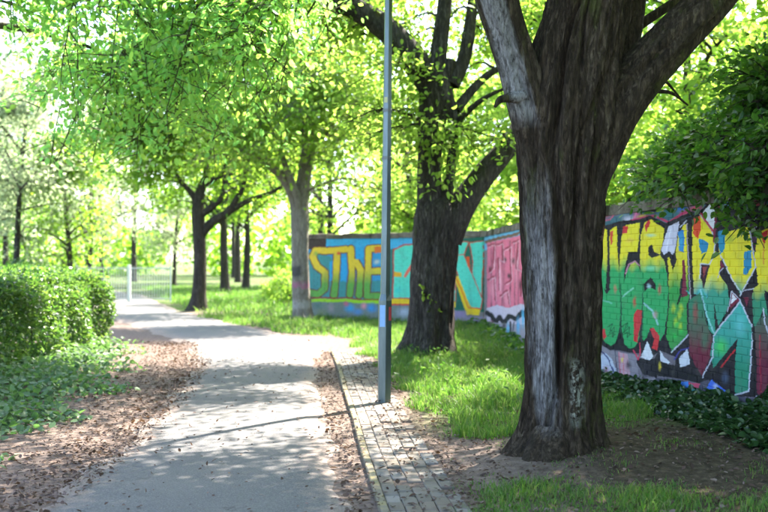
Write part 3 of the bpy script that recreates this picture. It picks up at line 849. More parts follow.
def crown(mb_wood, mb_leaf, nodes, blobs, n_branch, twigs, per_twig, leaf, near=True, zmin=2.4, spread=.16, br=.035, twig_len=.7, gaps=True, clip=None, shell=.55):
    """branches from limb nodes into the crown's lobes, side twigs on the branches, leaves on the twigs"""
    nodes = np.asarray(nodes, float)
    vol = np.array([b[1][0]*b[1][1]*b[1][2] for b in blobs]) ** .8
    k = rng.choice(len(blobs), n_branch, p=vol / vol.sum())
    LP = []; LD = []
    for i in k:
        c, r = np.array(blobs[i][0]), np.array(blobs[i][1])
        u = rand_unit(1)[0] * rng.uniform(shell, 1.0) ** .6
        tgt = c + u * r
        dd = np.linalg.norm(nodes - tgt, axis=1) + np.maximum(0, nodes[:, 2] - tgt[2]) * .6
        st = nodes[np.argmin(dd)]
        ln = np.linalg.norm(tgt - st) + 1e-3
        mid = (st + tgt) / 2 + np.array([0, 0, .12 * ln]) + rng.normal(0, .07 * ln, 3)
        pts = catmull([st, mid, tgt], 7)
        r0 = min(br * (.5 + .22 * ln), .11)
        tube(mb_wood, pts, np.linspace(r0, .006, 7), 5, cap=False)
        for _ in range(twigs):
            t = rng.uniform(.25, 1.0)
            b = pts[0] * 0 + np.array([np.interp(t, np.linspace(0, 1, 7), pts[:, j]) for j in range(3)])
            dr = (tgt - st) / ln * .6 + rand_unit(1)[0] * .9; dr[2] *= .55
            dr /= np.linalg.norm(dr) + 1e-9
            l = twig_len * rng.uniform(.5, 1.3)
            e = b + dr * l + np.array([0, 0, -.18 * l])
            tube(mb_wood, np.array([b, (b+e)/2 + [0, 0, .04], e]), [.009, .006, .003], 3, cap=False)
            m = rng.poisson(per_twig)
            if m == 0: continue
            tt = rng.uniform(.1, 1.08, m)[:, None]
            LP.append(b + (e - b) * tt + rng.normal(0, spread, (m, 3)) * np.array([1, 1, .7]))
            LD.append(np.tile(dr, (m, 1)) + rand_unit(m) * .8)
    P_ = np.concatenate(LP); D_ = np.concatenate(LD)
    keep = P_[:, 2] > zmin
    if clip is not None: keep &= clip(P_)
    if gaps: keep &= sun_gaps(P_)
    P_, D_ = P_[keep], D_[keep]
    mb_leaf.add(*leaf_mesh_arrays(P_, D_, leaf, near))
    return len(P_)

# leaf materials
LM_SPRING = leaf_mat('spring_leaf', [(.045,.10,.012),(.07,.14,.016),(.10,.17,.022)], [(.22,.46,.03),(.32,.56,.04),(.44,.62,.06)], .6)
LM_DEEP = leaf_mat('deep_green_leaf', [(.02,.055,.014),(.035,.085,.02),(.06,.12,.028)], [(.07,.22,.02),(.13,.32,.03),(.24,.42,.04)], .42, .35, .5)
LM_BLUE = leaf_mat('cool_green_leaf', [(.07,.17,.055),(.10,.20,.06),(.14,.22,.06)], [(.28,.66,.15),(.38,.70,.13),(.50,.72,.10)], .64, .33, .5)
LM_PALE = leaf_mat('silvery_haze_leaf', [(.10,.14,.065),(.14,.18,.09),(.19,.22,.12)], [(.36,.48,.22),(.46,.56,.30),(.56,.62,.38)], .6)  # silvery leaf, lightened in colour to stand in for distant haze and glare
LM_YELL = leaf_mat('yellow_green_leaf', [(.07,.14,.016),(.095,.17,.022),(.12,.19,.03)], [(.32,.56,.06),(.42,.64,.08),(.54,.70,.12)], .6)
LM_IVY = leaf_mat('ivy_leaf', [(.012,.035,.010),(.022,.055,.016),(.04,.08,.024)], [(.03,.09,.012),(.05,.13,.02)], .2, .3, .5)
LM_COVER = leaf_mat('ground_cover_leaf', [(.05,.10,.04),(.085,.145,.065),(.12,.18,.09)], [(.12,.28,.05),(.2,.36,.08)], .35)
LM_GRASS = leaf_mat('grass_blade', [(.025,.07,.012),(.05,.11,.018),(.085,.14,.03),(.16,.16,.06)], [(.11,.30,.03),(.19,.40,.04),(.30,.40,.10)], .42)
LM_LITTER = leaf_mat('dead_leaf', [(.022,.014,.010),(.055,.034,.026),(.095,.062,.05),(.16,.115,.098)], [(.2,.1,.04),(.26,.15,.06)], .12, .8, .2)

# ------------------------------------------------------------------ trees
def bark_fn(seed, amp=.10, lobes=0, flare=None, fine=.05, grooves=(), ridge=0.0):
    def fn(p, ang, r, u):
        out = np.empty(len(ang))
        for i, a in enumerate(ang):
            ca, sa = math.cos(a), math.sin(a)
            v = mnoise.noise((ca*2.0 + seed, sa*2.0, p[2]*.45))
            w_ = 1 - abs(mnoise.noise((ca*4.2, sa*4.2 + seed, p[2]*.7))) * 2
            z_ = mnoise.noise((ca*11, sa*11 + seed, p[2]*2.6))
            rr = 1 + amp*v*1.6 + amp*.7*w_ + fine*z_
            if ridge:
                k = abs(mnoise.noise((ca*8.5 + 1.2*mnoise.noise((p[2]*1.5, ca, sa)), sa*8.5 - seed, p[2]*1.1)))
                k2 = abs(mnoise.noise((ca*17 + seed, sa*17, p[2]*3.2)))
                rr += ridge * (min(1, k*4.5) - .7) + ridge*.45*(min(1, k2*4) - .7)
            for ga, gw, gd in grooves:
                dd = a - R(ga) - .16*math.sin(p[2]*1.9 + ga) - .05*math.sin(p[2]*6 + ga*2)
                dd = (dd + math.pi) % (2*math.pi) - math.pi
                rr -= gd * math.exp(-(dd/gw)**2) * (.75 + .25*math.sin(p[2]*3 + ga))
            if flare:
                h = max(0.0, p[2])
                fl = math.exp(-h / flare[1])
                rr += flare[0] * fl * (1 + .55*math.sin(a*flare[2] + seed) + .3*math.sin(a*(flare[2]+3) + 1.7*seed))
            out[i] = r * rr
        return out
    return fn

def px_limb(spec, n, D0=None):
    """spec rows (px, py, D, width_px) -> points, radii"""
    pts = np.array([P(x, y, D) for x, y, D, w_ in spec]); rad = np.array([w_ / 2 / F * D for x, y, D, w_ in spec])
    pr = catmull(np.hstack([pts, rad[:, None]]), n)
    return pr[:, :3], pr[:, 3]

def finish_tree(root, mbw, mbl, bark, leafm):
    off = np.array(root.location)
    def shift(mb):
        mb.v = [v - off for v in mb.v]
    shift(mbw); shift(mbl)
    link('trunk', mbw.mesh('trunk', True), bark, root)
    link('crown', mbl.mesh('crown'), leafm, root)

# ---- main tree (old split trunk)
def pale_main(t, co, c, b):
    sx = N(t, 'ShaderNodeSeparateXYZ'); t.links.new(co, sx.inputs[0])
    n = noise_n(t, mapping(t, co, (6, 6, 1.1)), 1.0, 5, .65)
    # bare, barkless wood down the left of the trunk
    centre = math_n(t, 'MULTIPLY_ADD', sx.outputs[2], -.035, -.105)
    dx = math_n(t, 'ABSOLUTE', math_n(t, 'SUBTRACT', sx.outputs[0], centre))
    m1 = math_n(t, 'SUBTRACT', math_n(t, 'MULTIPLY_ADD', n, .21, .0), dx)
    m1 = math_n(t, 'MULTIPLY', m1, 22, clamp=True)
    hz = math_n(t, 'MULTIPLY', math_n(t, 'MULTIPLY', math_n(t, 'SUBTRACT', 2.35, sx.outputs[2]), 1.3, clamp=True), math_n(t, 'MULTIPLY', math_n(t, 'SUBTRACT', sx.outputs[2], .22), 3, clamp=True))
    fy = math_n(t, 'MULTIPLY', math_n(t, 'SUBTRACT', .02, sx.outputs[1]), 20, clamp=True)
    m1 = math_n(t, 'MULTIPLY', math_n(t, 'MULTIPLY', m1, hz), fy)
    pale = ramp(t, b, [(.36, (.06, .052, .048)), (.46, (.22, .205, .20)), (.62, (.36, .345, .34))])
    strk = noise_n(t, mapping(t, co, (30, 30, 1.6)), 1.0, 6, .7)
    m1 = math_n(t, 'MULTIPLY', m1, ramp(t, strk, [(.36, (.15,.15,.15)), (.50, (1,1,1))]))
    c = mixc(t, math_n(t, 'MULTIPLY', m1, .9), c, pale)
    # barkless scar on the left limb
    d2 = math_n(t, 'MULTIPLY_ADD', math_n(t, 'SUBTRACT', sx.outputs[2], 2.75), -.30, -.30)
    m2 = math_n(t, 'SUBTRACT', math_n(t, 'MULTIPLY', n, .2), math_n(t, 'ABSOLUTE', math_n(t, 'SUBTRACT', sx.outputs[0], d2)))
    m2 = math_n(t, 'MULTIPLY', math_n(t, 'MULTIPLY', m2, 25, clamp=True), math_n(t, 'MULTIPLY', math_n(t, 'SUBTRACT', sx.outputs[2], 2.62), 6, clamp=True))
    c = mixc(t, math_n(t, 'MULTIPLY', m2, .85), c, pale)
    # pale lichen patch lower on the front
    n2 = noise_n(t, co, 16, 6, .75)
    bx = math_n(t, 'SUBTRACT', .075, math_n(t, 'ABSOLUTE', math_n(t, 'SUBTRACT', sx.outputs[0], .10)))
    bz = math_n(t, 'SUBTRACT', .30, math_n(t, 'ABSOLUTE', math_n(t, 'SUBTRACT', sx.outputs[2], .58)))
    mp = math_n(t, 'MULTIPLY', math_n(t, 'MULTIPLY', bx, 20, clamp=True), math_n(t, 'MULTIPLY', bz, 6, clamp=True))
    mp = math_n(t, 'MULTIPLY', mp, ramp(t, n2, [(.46, (0,0,0)), (.56, (1,1,1))]))
    mp = math_n(t, 'MULTIPLY', mp, fy)
    return mixc(t, math_n(t, 'MULTIPLY', mp, .85), c, (.42, .42, .33))

BK_MAIN = bark_mat('old_bark', (.010,.007,.004), (.050,.034,.021), (.15,.115,.08), .8, 1.0, pale_main)
BK_MID = bark_mat('grey_bark', (.016,.013,.011), (.06,.05,.043), (.17,.15,.135), .4)
def paint_tree3(t, co, c):
    sx = N(t, 'ShaderNodeSeparateXYZ'); t.links.new(co, sx.inputs[0])
    n = noise_n(t, co, 4, 5, .7)
    z = math_n(t, 'ADD', sx.outputs[2], math_n(t, 'MULTIPLY', math_n(t, 'SUBTRACT', n, .5), .5))
    pk = math_n(t, 'MULTIPLY', math_n(t, 'SUBTRACT', .10, math_n(t, 'ABSOLUTE', math_n(t, 'SUBTRACT', z, .98))), 14, clamp=True)
    bk = math_n(t, 'MULTIPLY', math_n(t, 'SUBTRACT', .20, math_n(t, 'ABSOLUTE', math_n(t, 'SUBTRACT', z, 1.32))), 10, clamp=True)
    bk = math_n(t, 'MULTIPLY', bk, math_n(t, 'MULTIPLY', math_n(t, 'SUBTRACT', .02, sx.outputs[0]), 12, clamp=True))
    wh = math_n(t, 'MULTIPLY', math_n(t, 'SUBTRACT', .14, math_n(t, 'ABSOLUTE', math_n(t, 'SUBTRACT', z, .45))), 14, clamp=True)
    c = mixc(t, math_n(t, 'MULTIPLY', bk, .75), c, (.04, .04, .05))
    c = mixc(t, math_n(t, 'MULTIPLY', math_n(t, 'MULTIPLY', pk, ramp(t, n, [(.4, (.1,.1,.1)), (.6, (1,1,1))])), .7), c, (.5, .11, .27))
    return mixc(t, math_n(t, 'MULTIPLY', wh, .4), c, (.5, .48, .45))
BK_PALE = bark_mat('pale_bark', (.12,.10,.08), (.25,.22,.18), (.38,.35,.30), .25, 1.4, None, paint_tree3)
BK_DARK = bark_mat('dark_bark', (.02,.016,.014), (.06,.048,.04), (.13,.11,.095), .3)

BK_TWIG = bark_mat('young_bark', (.045,.04,.026), (.09,.08,.05), (.17,.15,.11), .3)

def main_tree():
    root = empty('old_tree', (1.39, 8.0, 0))
    tag(root, 'massive old tree with split barkless grey trunk between lamp post and near wall', 'tree')
    w_, l_ = MB(), MB()
    D = 8.0
    pts, rad = px_limb([(557,478,D,84),(558,455,D,80),(560,420,D,74),(561,360,D,72),(561,300,D,73),(560,240,D,76),(561,190,D,82),(563,150,D,90),(568,115,D,92),(575,80,D,88),(583,40,D,80),(592,0,D,76),(600,-60,D,68),(606,-130,D,58)], 210)
    tube(w_, pts, rad, 168, bark_fn(3.1, .09, 0, (.42, .19, 5), .05, [(250,.085,.42),(290,.09,.22),(222,.08,.14),(268,.05,.14),(308,.06,.18),(330,.08,.14),(20,.12,.18),(110,.12,.2),(160,.1,.15),(195,.08,.12)], .075))
    # left limb
    p2, r2 = px_limb([(549,190,D,36),(541,145,D-.05,44),(532,108,D-.1,44),(521,74,D-.12,40),(511,44,D-.15,38),(498,2,D-.2,38),(484,-40,D-.25,35),(465,-110,D-.35,28),(440,-200,D-.6,20)], 90)
    tube(w_, p2, r2, 56, bark_fn(8.3, .09, 0, None, .05, [(270,.15,.2),(220,.12,.16),(320,.12,.16)], .06))
    # right limb
    p3, r3 = px_limb([(575,200,D,50),(594,145,D,54),(618,102,D,50),(648,66,D,45),(682,30,D,42),(716,-4,D+.05,39),(760,-60,D+.1,33),(820,-150,D+.2,22)], 100)
    tube(w_, p3, r3, 60, bark_fn(5.7, .09, 0, None, .05, [(270,.15,.16),(230,.12,.16),(310,.12,.16)], .06))
    # thin stem behind between the middle and the right limb
    p4, r4 = px_limb([(600,90,D+.2,20),(628,45,D+.25,18),(636,10,D+.3,17),(640,-40,D+.3,15),(650,-140,D+.4,10)], 40)
    tube(w_, p4, r4, 16, bark_fn(2.2, .08, 0, None, .04))
    p5, r5 = px_limb([(618,40,D+.6,12),(650,18,D+.7,10),(690,-8,D+.8,9),(740,-40,D+1,6)], 24); tube(w_, p5, r5, 10)
    # broken snag on the left, small twigs under the right limb
    p6, r6 = px_limb([(530,95,D-.2,14),(517,97,D-.24,11),(508,98,D-.27,8),(500,100,D-.29,6),(495,107,D-.3,2.5)], 14); tube(w_, p6, r6, 9, bark_fn(1.4, .2, 0, None, .1))
    p7, r7 = px_limb([(640,80,D+.2,8),(655,90,D+.3,5),(672,93,D+.4,3.5),(688,105,D+.5,2)], 16); tube(w_, p7, r7, 6)
    p8, r8 = px_limb([(655,86,D+.3,5),(664,80,D+.4,3.5),(680,97,D+.5,1.6)], 10); tube(w_, p8, r8, 6)
    # surface roots
    for x1, y1, w1 in [(496,463,24),(516,470,26),(548,474,24),(596,468,26),(620,458,22),(600,450,18)]:
        gx, gy = G(x1, y1 + 6)
        st = np.array([1.39 + (gx-1.39)*.3, 8.0 + (gy-8.0)*.3, .22]); en = np.array([gx, gy, -.12])
        md = st*.45 + en*.55 + np.array([0, 0, -.06])
        tube(w_, catmull([st, md, en], 14), np.linspace(w1/2/F*8*1.3, .07, 14), 16, bark_fn(x1*.1, .12, 0, None, .06))
    nodes = np.vstack([pts[-12:], p2[-25:], p3[-25:], p4[-10:]])
    blobs = [((1.2, 8.6, 6.6), (2.9, 2.6, 1.7)), ((3.4, 9.2, 6.0), (2.2, 2.2, 1.3)), ((-.6, 8.6, 5.9), (2.0, 2.2, 1.2)), ((1.6, 11.2, 6.2), (2.4, 1.8, 1.4)), ((4.2, 9.9, 5.6), (1.5, 1.5, .9)), ((3.0, 9.0, 5.2), (1.3, 1.3, .6)), ((1.0, 12.4, 6.1), (2.2, 1.6, .9)), ((.2, 10.6, 5.9), (1.8, 1.5, .8))]  # some lobes out of view are added to shade the path and soil
    crown(w_, l_, nodes, blobs, 185, 10, 16, .105, True, 4.35, .19, gaps=True)
    finish_tree(root, w_, l_, BK_MAIN, LM_SPRING)

def second_tree():
    root = empty('forked_tree', (.72, 16.3, 0))
    tag(root, 'thick forked tree with a dark knobbly trunk in the grass behind the lamp post', 'tree')
    w_, l_ = MB(), MB(); D = 16.3
    pts, rad = px_limb([(428,366,D,52),(429,352,D,46),(431,325,D,42),(433,290,D,42),(435,250,D,43),(436,226,D,44),(438,212,D,42),(440,204,D,34),(441,199,D,20)], 90)
    tube(w_, pts, rad, 64, bark_fn(4.4, .09, 0, (.35, .3, 5), .05, [(255,.10,.16),(295,.08,.12),(225,.08,.12),(320,.08,.12)], .05))
    pa, ra = px_limb([(446,240,D,30),(456,214,D,29),(470,193,D+.1,25),(486,172,D+.2,23),(503,152,D+.3,21),(525,120,D+.6,18),(545,70,D+.8,14),(555,0,D+1,9)], 60)
    tube(w_, pa, ra, 24, bark_fn(6.6, .1, 0, None, .05))
    pb, rb = px_limb([(432,215,D,28),(430,185,D,24),(430,155,D,23),(432,125,D,25),(436,95,D,31),(432,72,D,26)], 50); tube(w_, pb, rb, 22, bark_fn(7.6, .1, 0, None, .05))
    pc, rc = px_limb([(444,212,D-.05,14),(450,175,D-.05,10),(453,140,D,9),(452,112,D,11),(444,90,D,15),(450,60,D,13)], 40); tube(w_, pc, rc, 16, bark_fn(9.6, .1, 0, None, .05))
    pd, rd = px_limb([(436,95,D,24),(424,74,D,26),(408,52,D-.1,25),(388,30,D-.2,23),(362,12,D-.3,21),(335,0,D-.5,18),(290,-25,D-.9,11),(230,-45,D-1.4,7)], 60); tube(w_, pd, rd, 20, bark_fn(1.6, .1, 0, None, .05))
    pe, re = px_limb([(436,95,D,20),(438,60,D,17),(442,30,D,15),(446,-10,D,13),(450,-90,D,9)], 40); tube(w_, pe, re, 16, bark_fn(2.6, .1, 0, None, .05))
    pf, rf = px_limb([(452,85,D,14),(464,58,D+.1,13),(470,25,D+.2,11),(475,-20,D+.3,9)], 30); tube(w_, pf, rf, 12, bark_fn(3.6, .1, 0, None, .05))
    pg, rg = px_limb([(456,110,D,11),(474,88,D+.2,9),(492,72,D+.4,7),(515,62,D+.6,4)], 24); tube(w_, pg, rg, 9)
    ph, rh = px_limb([(455,125,D,8),(476,104,D-.2,6),(496,92,D-.3,4),(510,88,D-.4,2)], 20); tube(w_, ph, rh, 8)
    nodes = np.vstack([pa[-25:], pb[-20:], pc[-20:], pd[-35:], pe[-20:], pf[-14:], pg[-8:], ph[-8:]])
    blobs = [((.6, 16.9, 6.9), (3.4, 2.4, 1.8)), ((-1.2, 17.6, 5.8), (2.0, 1.3, 1.0)), ((2.0, 16.8, 4.6), (1.7, 1.5, 1.2)), ((.6, 16.0, 4.0), (1.3, 1.0, 1.0)), ((.9, 15.8, 3.2), (.7, .5, .55)), ((-.3, 17.6, 4.4), (1.2, .8, .8))]
    crown(w_, l_, nodes, blobs, 125, 9, 15, .105, True, 2.55, .2, twig_len=.7)
    # unseen dense foliage added high up to throw shade on the hedge's flank
    crown(w_, l_, np.vstack([pd[-8:], pe[-6:]]), [((-2.0, 16.0, 7.2), (.9, 3.2, .5))], 46, 10, 20, .11, True, 5.9, .16, twig_len=.55, gaps=False)
    # sprigs growing on the trunk itself
    sp = np.array([P(x, y, D - .32) for x, y in [(423,292),(428,296),(431,300),(434,302),(425,290),(436,311),(430,308),(421,289)] for _ in range(2)]) + rng.normal(0, .03, (16, 3))
    l_.add(*leaf_mesh_arrays(sp, np.tile([0, -1.0, -.2], (16, 1)), .11, True))
    finish_tree(root, w_, l_, BK_MID, LM_YELL)

def third_tree():
    root = empty('pale_tree', (-2.1, 25.8, 0))
    tag(root, 'slim pale-barked tree with pink paint on its trunk at the end of the wall', 'tree')
    w_, l_ = MB(), MB(); D = 25.8
    pts, rad = px_limb([(303,330,D,22),(303,318,D,19),(301,290,D,17.5),(300,250,D,17),(300,222,D,18),(300,205,D,17),(303,185,D,14),(308,150,D,13),(313,110,D,12),(318,70,D,11),(324,20,D,9),(328,-40,D,6)], 90)
    tube(w_, pts, rad, 36, bark_fn(4.9, .05, 0, (.3, .22, 4), .03))
    pa, ra = px_limb([(299,222,D,12),(294,200,D-.1,10),(286,182,D-.2,9),(277,172,D-.3,8),(266,164,D-.5,6),(246,150,D-.8,4)], 40); tube(w_, pa, ra, 14, bark_fn(1.9, .08))
    pb, rb = px_limb([(298,225,D,9),(298,200,D-.2,8),(290,178,D-.3,7),(280,150,D-.3,5)], 30); tube(w_, pb, rb, 12)
    pc, rc = px_limb([(310,140,D,9),(320,136,D,7),(334,130,D+.1,6),(350,118,D+.2,4)], 24); tube(w_, pc, rc, 10)
    pd, rd = px_limb([(308,150,D,9),(300,120,D,7),(294,95,D,6),(284,60,D,4)], 24); tube(w_, pd, rd, 10)
    nodes = np.vstack([pts[-45:], pa[-20:], pb[-14:], pc[-12:], pd[-12:]])
    blobs = [((-2.0, 25.8, 7.6), (3.0, 2.6, 2.4)), ((-3.2, 25.2, 4.9), (2.2, 1.8, 1.2)), ((-.6, 25.8, 5.2), (2.0, 1.8, 1.3)), ((-2.2, 25.2, 5.6), (2.2, 2.0, 1.3)), ((-.2, 25.0, 3.7), (1.3, .9, .6))]
    crown(w_, l_, nodes, blobs, 200, 9, 17, .12, True, 2.9, .24, twig_len=.8)
    finish_tree(root, w_, l_, BK_PALE, LM_YELL)

def fourth_tree():
    root = empty('dark_tree', (-5.7, 30.8, 0))
    tag(root, 'dark trunked tree branching low where the path bends beyond the hedge', 'tree')
    w_, l_ = MB(), MB(); D = 30.8
    pts, rad = px_limb([(198,318,D,20),(198,309,D,16),(199,290,D,13.5),(200,260,D,12.5),(199,232,D,12.5),(198,212,D,12),(199,198,D,10),(202,186,D,8),(206,176,D,6),(208,150,D,5),(210,110,D,3)], 70)
    tube(w_, pts, rad, 28, bark_fn(2.9, .06, 0, (.5, .25, 4), .03))
    for sp in ([(198,205,D,8),(192,194,D,6),(186,187,D,5),(180,180,D,4),(168,160,D,2)],
               [(200,236,D,10),(212,222,D,9),(228,212,D,8),(237,198,D,6),(243,186,D,5),(250,150,D,3)],
               [(228,212,D,7),(250,200,D,5),(272,192,D,4),(290,180,D,2)],
               [(201,215,D,8),(214,205,D,7),(222,196,D,5),(226,170,D,3)],
               [(203,185,D,7),(216,178,D,5),(222,173,D,4),(232,140,D,2)]):
        p_, r_ = px_limb(sp, 24); tube(w_, p_, r_, 10)
        pts = np.vstack([pts, p_[8:]])
    blobs = [((-5.6, 30.8, 7.4), (3.6, 3.2, 2.8)), ((-7.4, 30.2, 5.0), (2.2, 1.8, 1.1)), ((-4.0, 30.8, 5.0), (2.2, 2.0, 1.2)), ((-3.7, 30.4, 3.7), (1.4, 1.2, .6)), ((-6.6, 30.2, 6.2), (2.0, 1.5, 1.0)), ((-7.2,31,3.5),(.9,.8,.4))]
    crown(w_, l_, pts[30:], blobs, 200, 9, 17, .13, True, 2.95, .26, twig_len=.85)
    finish_tree(root, w_, l_, BK_DARK, LM_SPRING)

def overhang_tree():
    """stands to the left behind the hedge, outside the frame; its branches hang over the path"""
    root = empty('overhanging_tree', (-8.8, 12.5, 0))
    tag(root, 'tree behind the hedge whose cool green leafy branches hang over the path', 'tree')
    w_, l_ = MB(), MB()
    tr = catmull([(-8.8,12.5,-.1),(-8.7,12.5,2),(-8.3,12.6,4.2),(-7.6,12.6,6.2),(-6.6,12.6,8)], 40)
    tube(w_, tr, np.linspace(.38, .12, 40), 24, bark_fn(3.3, .08, 0, (.4, .3, 5)))
    b1 = catmull([(-8.4,12.6,3.8),(-6.6,12.2,5.0),(-4.4,12.2,5.4),(-2.4,12.3,5.3),(-.8,12.4,4.9)], 30); tube(w_, b1, np.linspace(.15, .025, 30), 12)
    b2 = catmull([(-8.0,12.6,5.2),(-6.2,13.6,6.6),(-4.2,14.4,6.8),(-2.2,14.8,6.4)], 30); tube(w_, b2, np.linspace(.14, .025, 30), 12)
    b3 = catmull([(-8.3,12.6,4.2),(-6.8,13.8,4.9),(-5.4,14.6,5.0),(-4.0,15.2,4.7)], 30); tube(w_, b3, np.linspace(.11, .02, 30), 12)
    nodes = np.vstack([b1, b2, b3, tr[-12:]])
    blobs = [((-2.5, 12.2, 4.3), (1.7, 1.3, .95)), ((-3.3, 12.6, 4.9), (1.8, 1.2, .7)), ((-1.9, 12.8, 4.9), (1.5, 1.4, .8)), ((-3.4, 14.2, 4.9), (2.0, 1.6, 1.2)), ((-3.5, 13.2, 3.5), (.95, .8, .65)), ((-2.5, 13.8, 3.6), (1.1, 1.0, .6)), ((-4.2, 13.6, 3.6), (.55, .7, .9)), ((-2.6, 16.3, 5.0), (1.2, 1.3, .7)), ((-4.7, 12.3, 4.9), (.9, 1.0, .7)), ((-6.6, 12.8, 7.0), (2.6, 2.4, 1.4))]
    crown(w_, l_, nodes, blobs, 210, 10, 13, .095, True, 2.6, .17, br=.014, twig_len=.6, gaps=False)
    finish_tree(root, w_, l_, BK_TWIG, LM_BLUE)

def simple_tree(name, label, group, x, y, h, cr, leafm, bark, n_branch=50, leaf=.17, low=.3, tr=.2, lean=0, per=17, twigs=10, near=False, gaps=True, squash=1.0, extra=None, clip=None, twl=.95):
    root = empty(name, (x, y, 0)); tag(root, label, 'tree', group)
    w_, l_ = MB(), MB()
    top = np.array([x + lean, y, h * .86])
    pts = catmull([(x, y, -.1), (x + lean*.15 + random.uniform(-.1,.1), y, h*.28), (x + lean*.55 + random.uniform(-.2,.2), y, h*.58), top], 30)
    tube(w_, pts, np.linspace(tr, tr*.2, 30), 14, bark_fn(x*.37 + y, .07, 0, (.35, .25, 4)))
    nodes = [pts[10:]]
    for k in range(7):
        t = random.uniform(max(.25, low - .05), .75); i = int(t*29)
        a = k / 7 * 2*math.pi + random.uniform(-.4, .4); l = cr * random.uniform(.6, .95)
        e = pts[i] + np.array([math.cos(a)*l, math.sin(a)*l, l*random.uniform(.25, .8)])
        b = catmull([pts[i], (pts[i]+e)/2 + [0, 0, .12*l], e], 12)
        tube(w_, b, np.linspace(tr*.42, .02, 12), 7); nodes.append(b[3:])
    zc = h * (low + (1-low)/2); rz = h*(1-low)/2
    blobs = [((x + lean*.7, y, zc), (cr*.8, cr*.8, rz))]
    for k in range(7):
        a = k / 7 * 2*math.pi + random.uniform(-.5, .5); rr = random.uniform(.45, .75)
        blobs.append(((x + lean*.7 + math.cos(a)*cr*rr, y + math.sin(a)*cr*rr, zc + rz*random.uniform(-.6, .7)), (cr*.45, cr*.45, rz*.38)))
    if extra: blobs += extra
    crown(w_, l_, np.vstack(nodes), blobs, n_branch, twigs, per, leaf, near, h*low*.75, .3, twig_len=twl, gaps=gaps, clip=clip)
    finish_tree(root, w_, l_, bark, leafm)

main_tree(); second_tree(); third_tree(); fourth_tree(); overhang_tree()

# avenue beyond
for x, y, tr in [(-7.7, 48.5, .22), (-7.4, 53.5, .2)]:
    simple_tree('avenue_tree', 'slim dark trunked tree on the sunlit grass beyond the path bend', 'trees beyond the path bend', x, y, 11, 3.6, LM_SPRING, BK_DARK, 55, .2, .28, tr)
# trees behind the wall
for x, y, h, cr in [(6.2,20.5,9,3.0),(5.2,29,10,3.4),(9.8,25,8,3.2),(1.0,33,10,3.2),(5.6,38,12,4.0),(12.5,34,7.5,3.4),(-2.2,40,11,3.4),(2.2,46,12,4.2),(9.5,48,14,4.5)]:
    simple_tree('background_tree', 'yellow-green leafy tree standing behind the graffiti wall', 'trees behind the graffiti wall', x, y, h, cr, LM_YELL, BK_MID, 75, .19, .14, .16, random.uniform(-.6,.6))
simple_tree('avenue_tree', 'unseen leafy tree added beside the near end of the pavers for shade', None, 2.7, -1.2, 10, 3.9, LM_SPRING, BK_MID, 110, .14, .42, .3, -.4, near=False, per=17, gaps=False)  # out of view, added to cut skylight on the right foreground
for x, y in [(7.4, 8.6), (7.8, 2.5)]:
    simple_tree('wall_shade_tree', 'unseen leafy tree added behind the near end of the graffiti wall for shade', 'unseen shade trees behind the near end of the wall', x, y, 10, 3.4, LM_SPRING, BK_MID, 100, .15, .42, .2, -.6, near=False, per=18, gaps=False)  # out of view, added so their crowns darken the right side
simple_tree('soil_shade_tree', 'unseen leafy tree added behind the near wall to shade the soil beside the old tree', None, 6.6, 13.2, 8.2, 2.9, LM_SPRING, BK_MID, 90, .12, .6, .2, -.8, near=True, per=20, clip=lambda q: q[:, 2] > 4.7)  # out of view, added to keep sun off the right-hand soil
# far end of the path
for x, y, h, cr, low in [(-3.6,58,13,4.4,.25),(-10.5,72,14,5,.36),(-18.5,74,14,5,.4),(-25,66,13,5,.25),(3,64,14,5,.2),(-13.5,90,15,6,.3)]:
    simple_tree('distant_tree', 'far bright green tree beyond the fence at the end of the path', 'distant trees beyond the fence', x, y, h, cr, LM_SPRING, BK_DARK, 55, .26, low, .22)
# trees behind the hedge, leaves coloured pale to stand in for haze
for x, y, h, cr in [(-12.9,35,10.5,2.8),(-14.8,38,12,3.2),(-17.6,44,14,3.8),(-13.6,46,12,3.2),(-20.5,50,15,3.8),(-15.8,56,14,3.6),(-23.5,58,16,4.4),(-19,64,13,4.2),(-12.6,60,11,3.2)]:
    simple_tree('haze_paled_tree', 'thin tree standing behind the hedge, silvery leaves paled to suggest haze', 'pale trees behind the hedge', x, y, h, cr, LM_PALE, BK_MID, 60, .15, .1, .13, random.uniform(-1,1), per=15)
simple_tree('slender_tree', 'narrow bright green tree leafy to the ground behind the far end of the hedge', None, -11.3, 36, 6.4, 1.1, LM_SPRING, BK_MID, 45, .15, .12, .12, per=12)

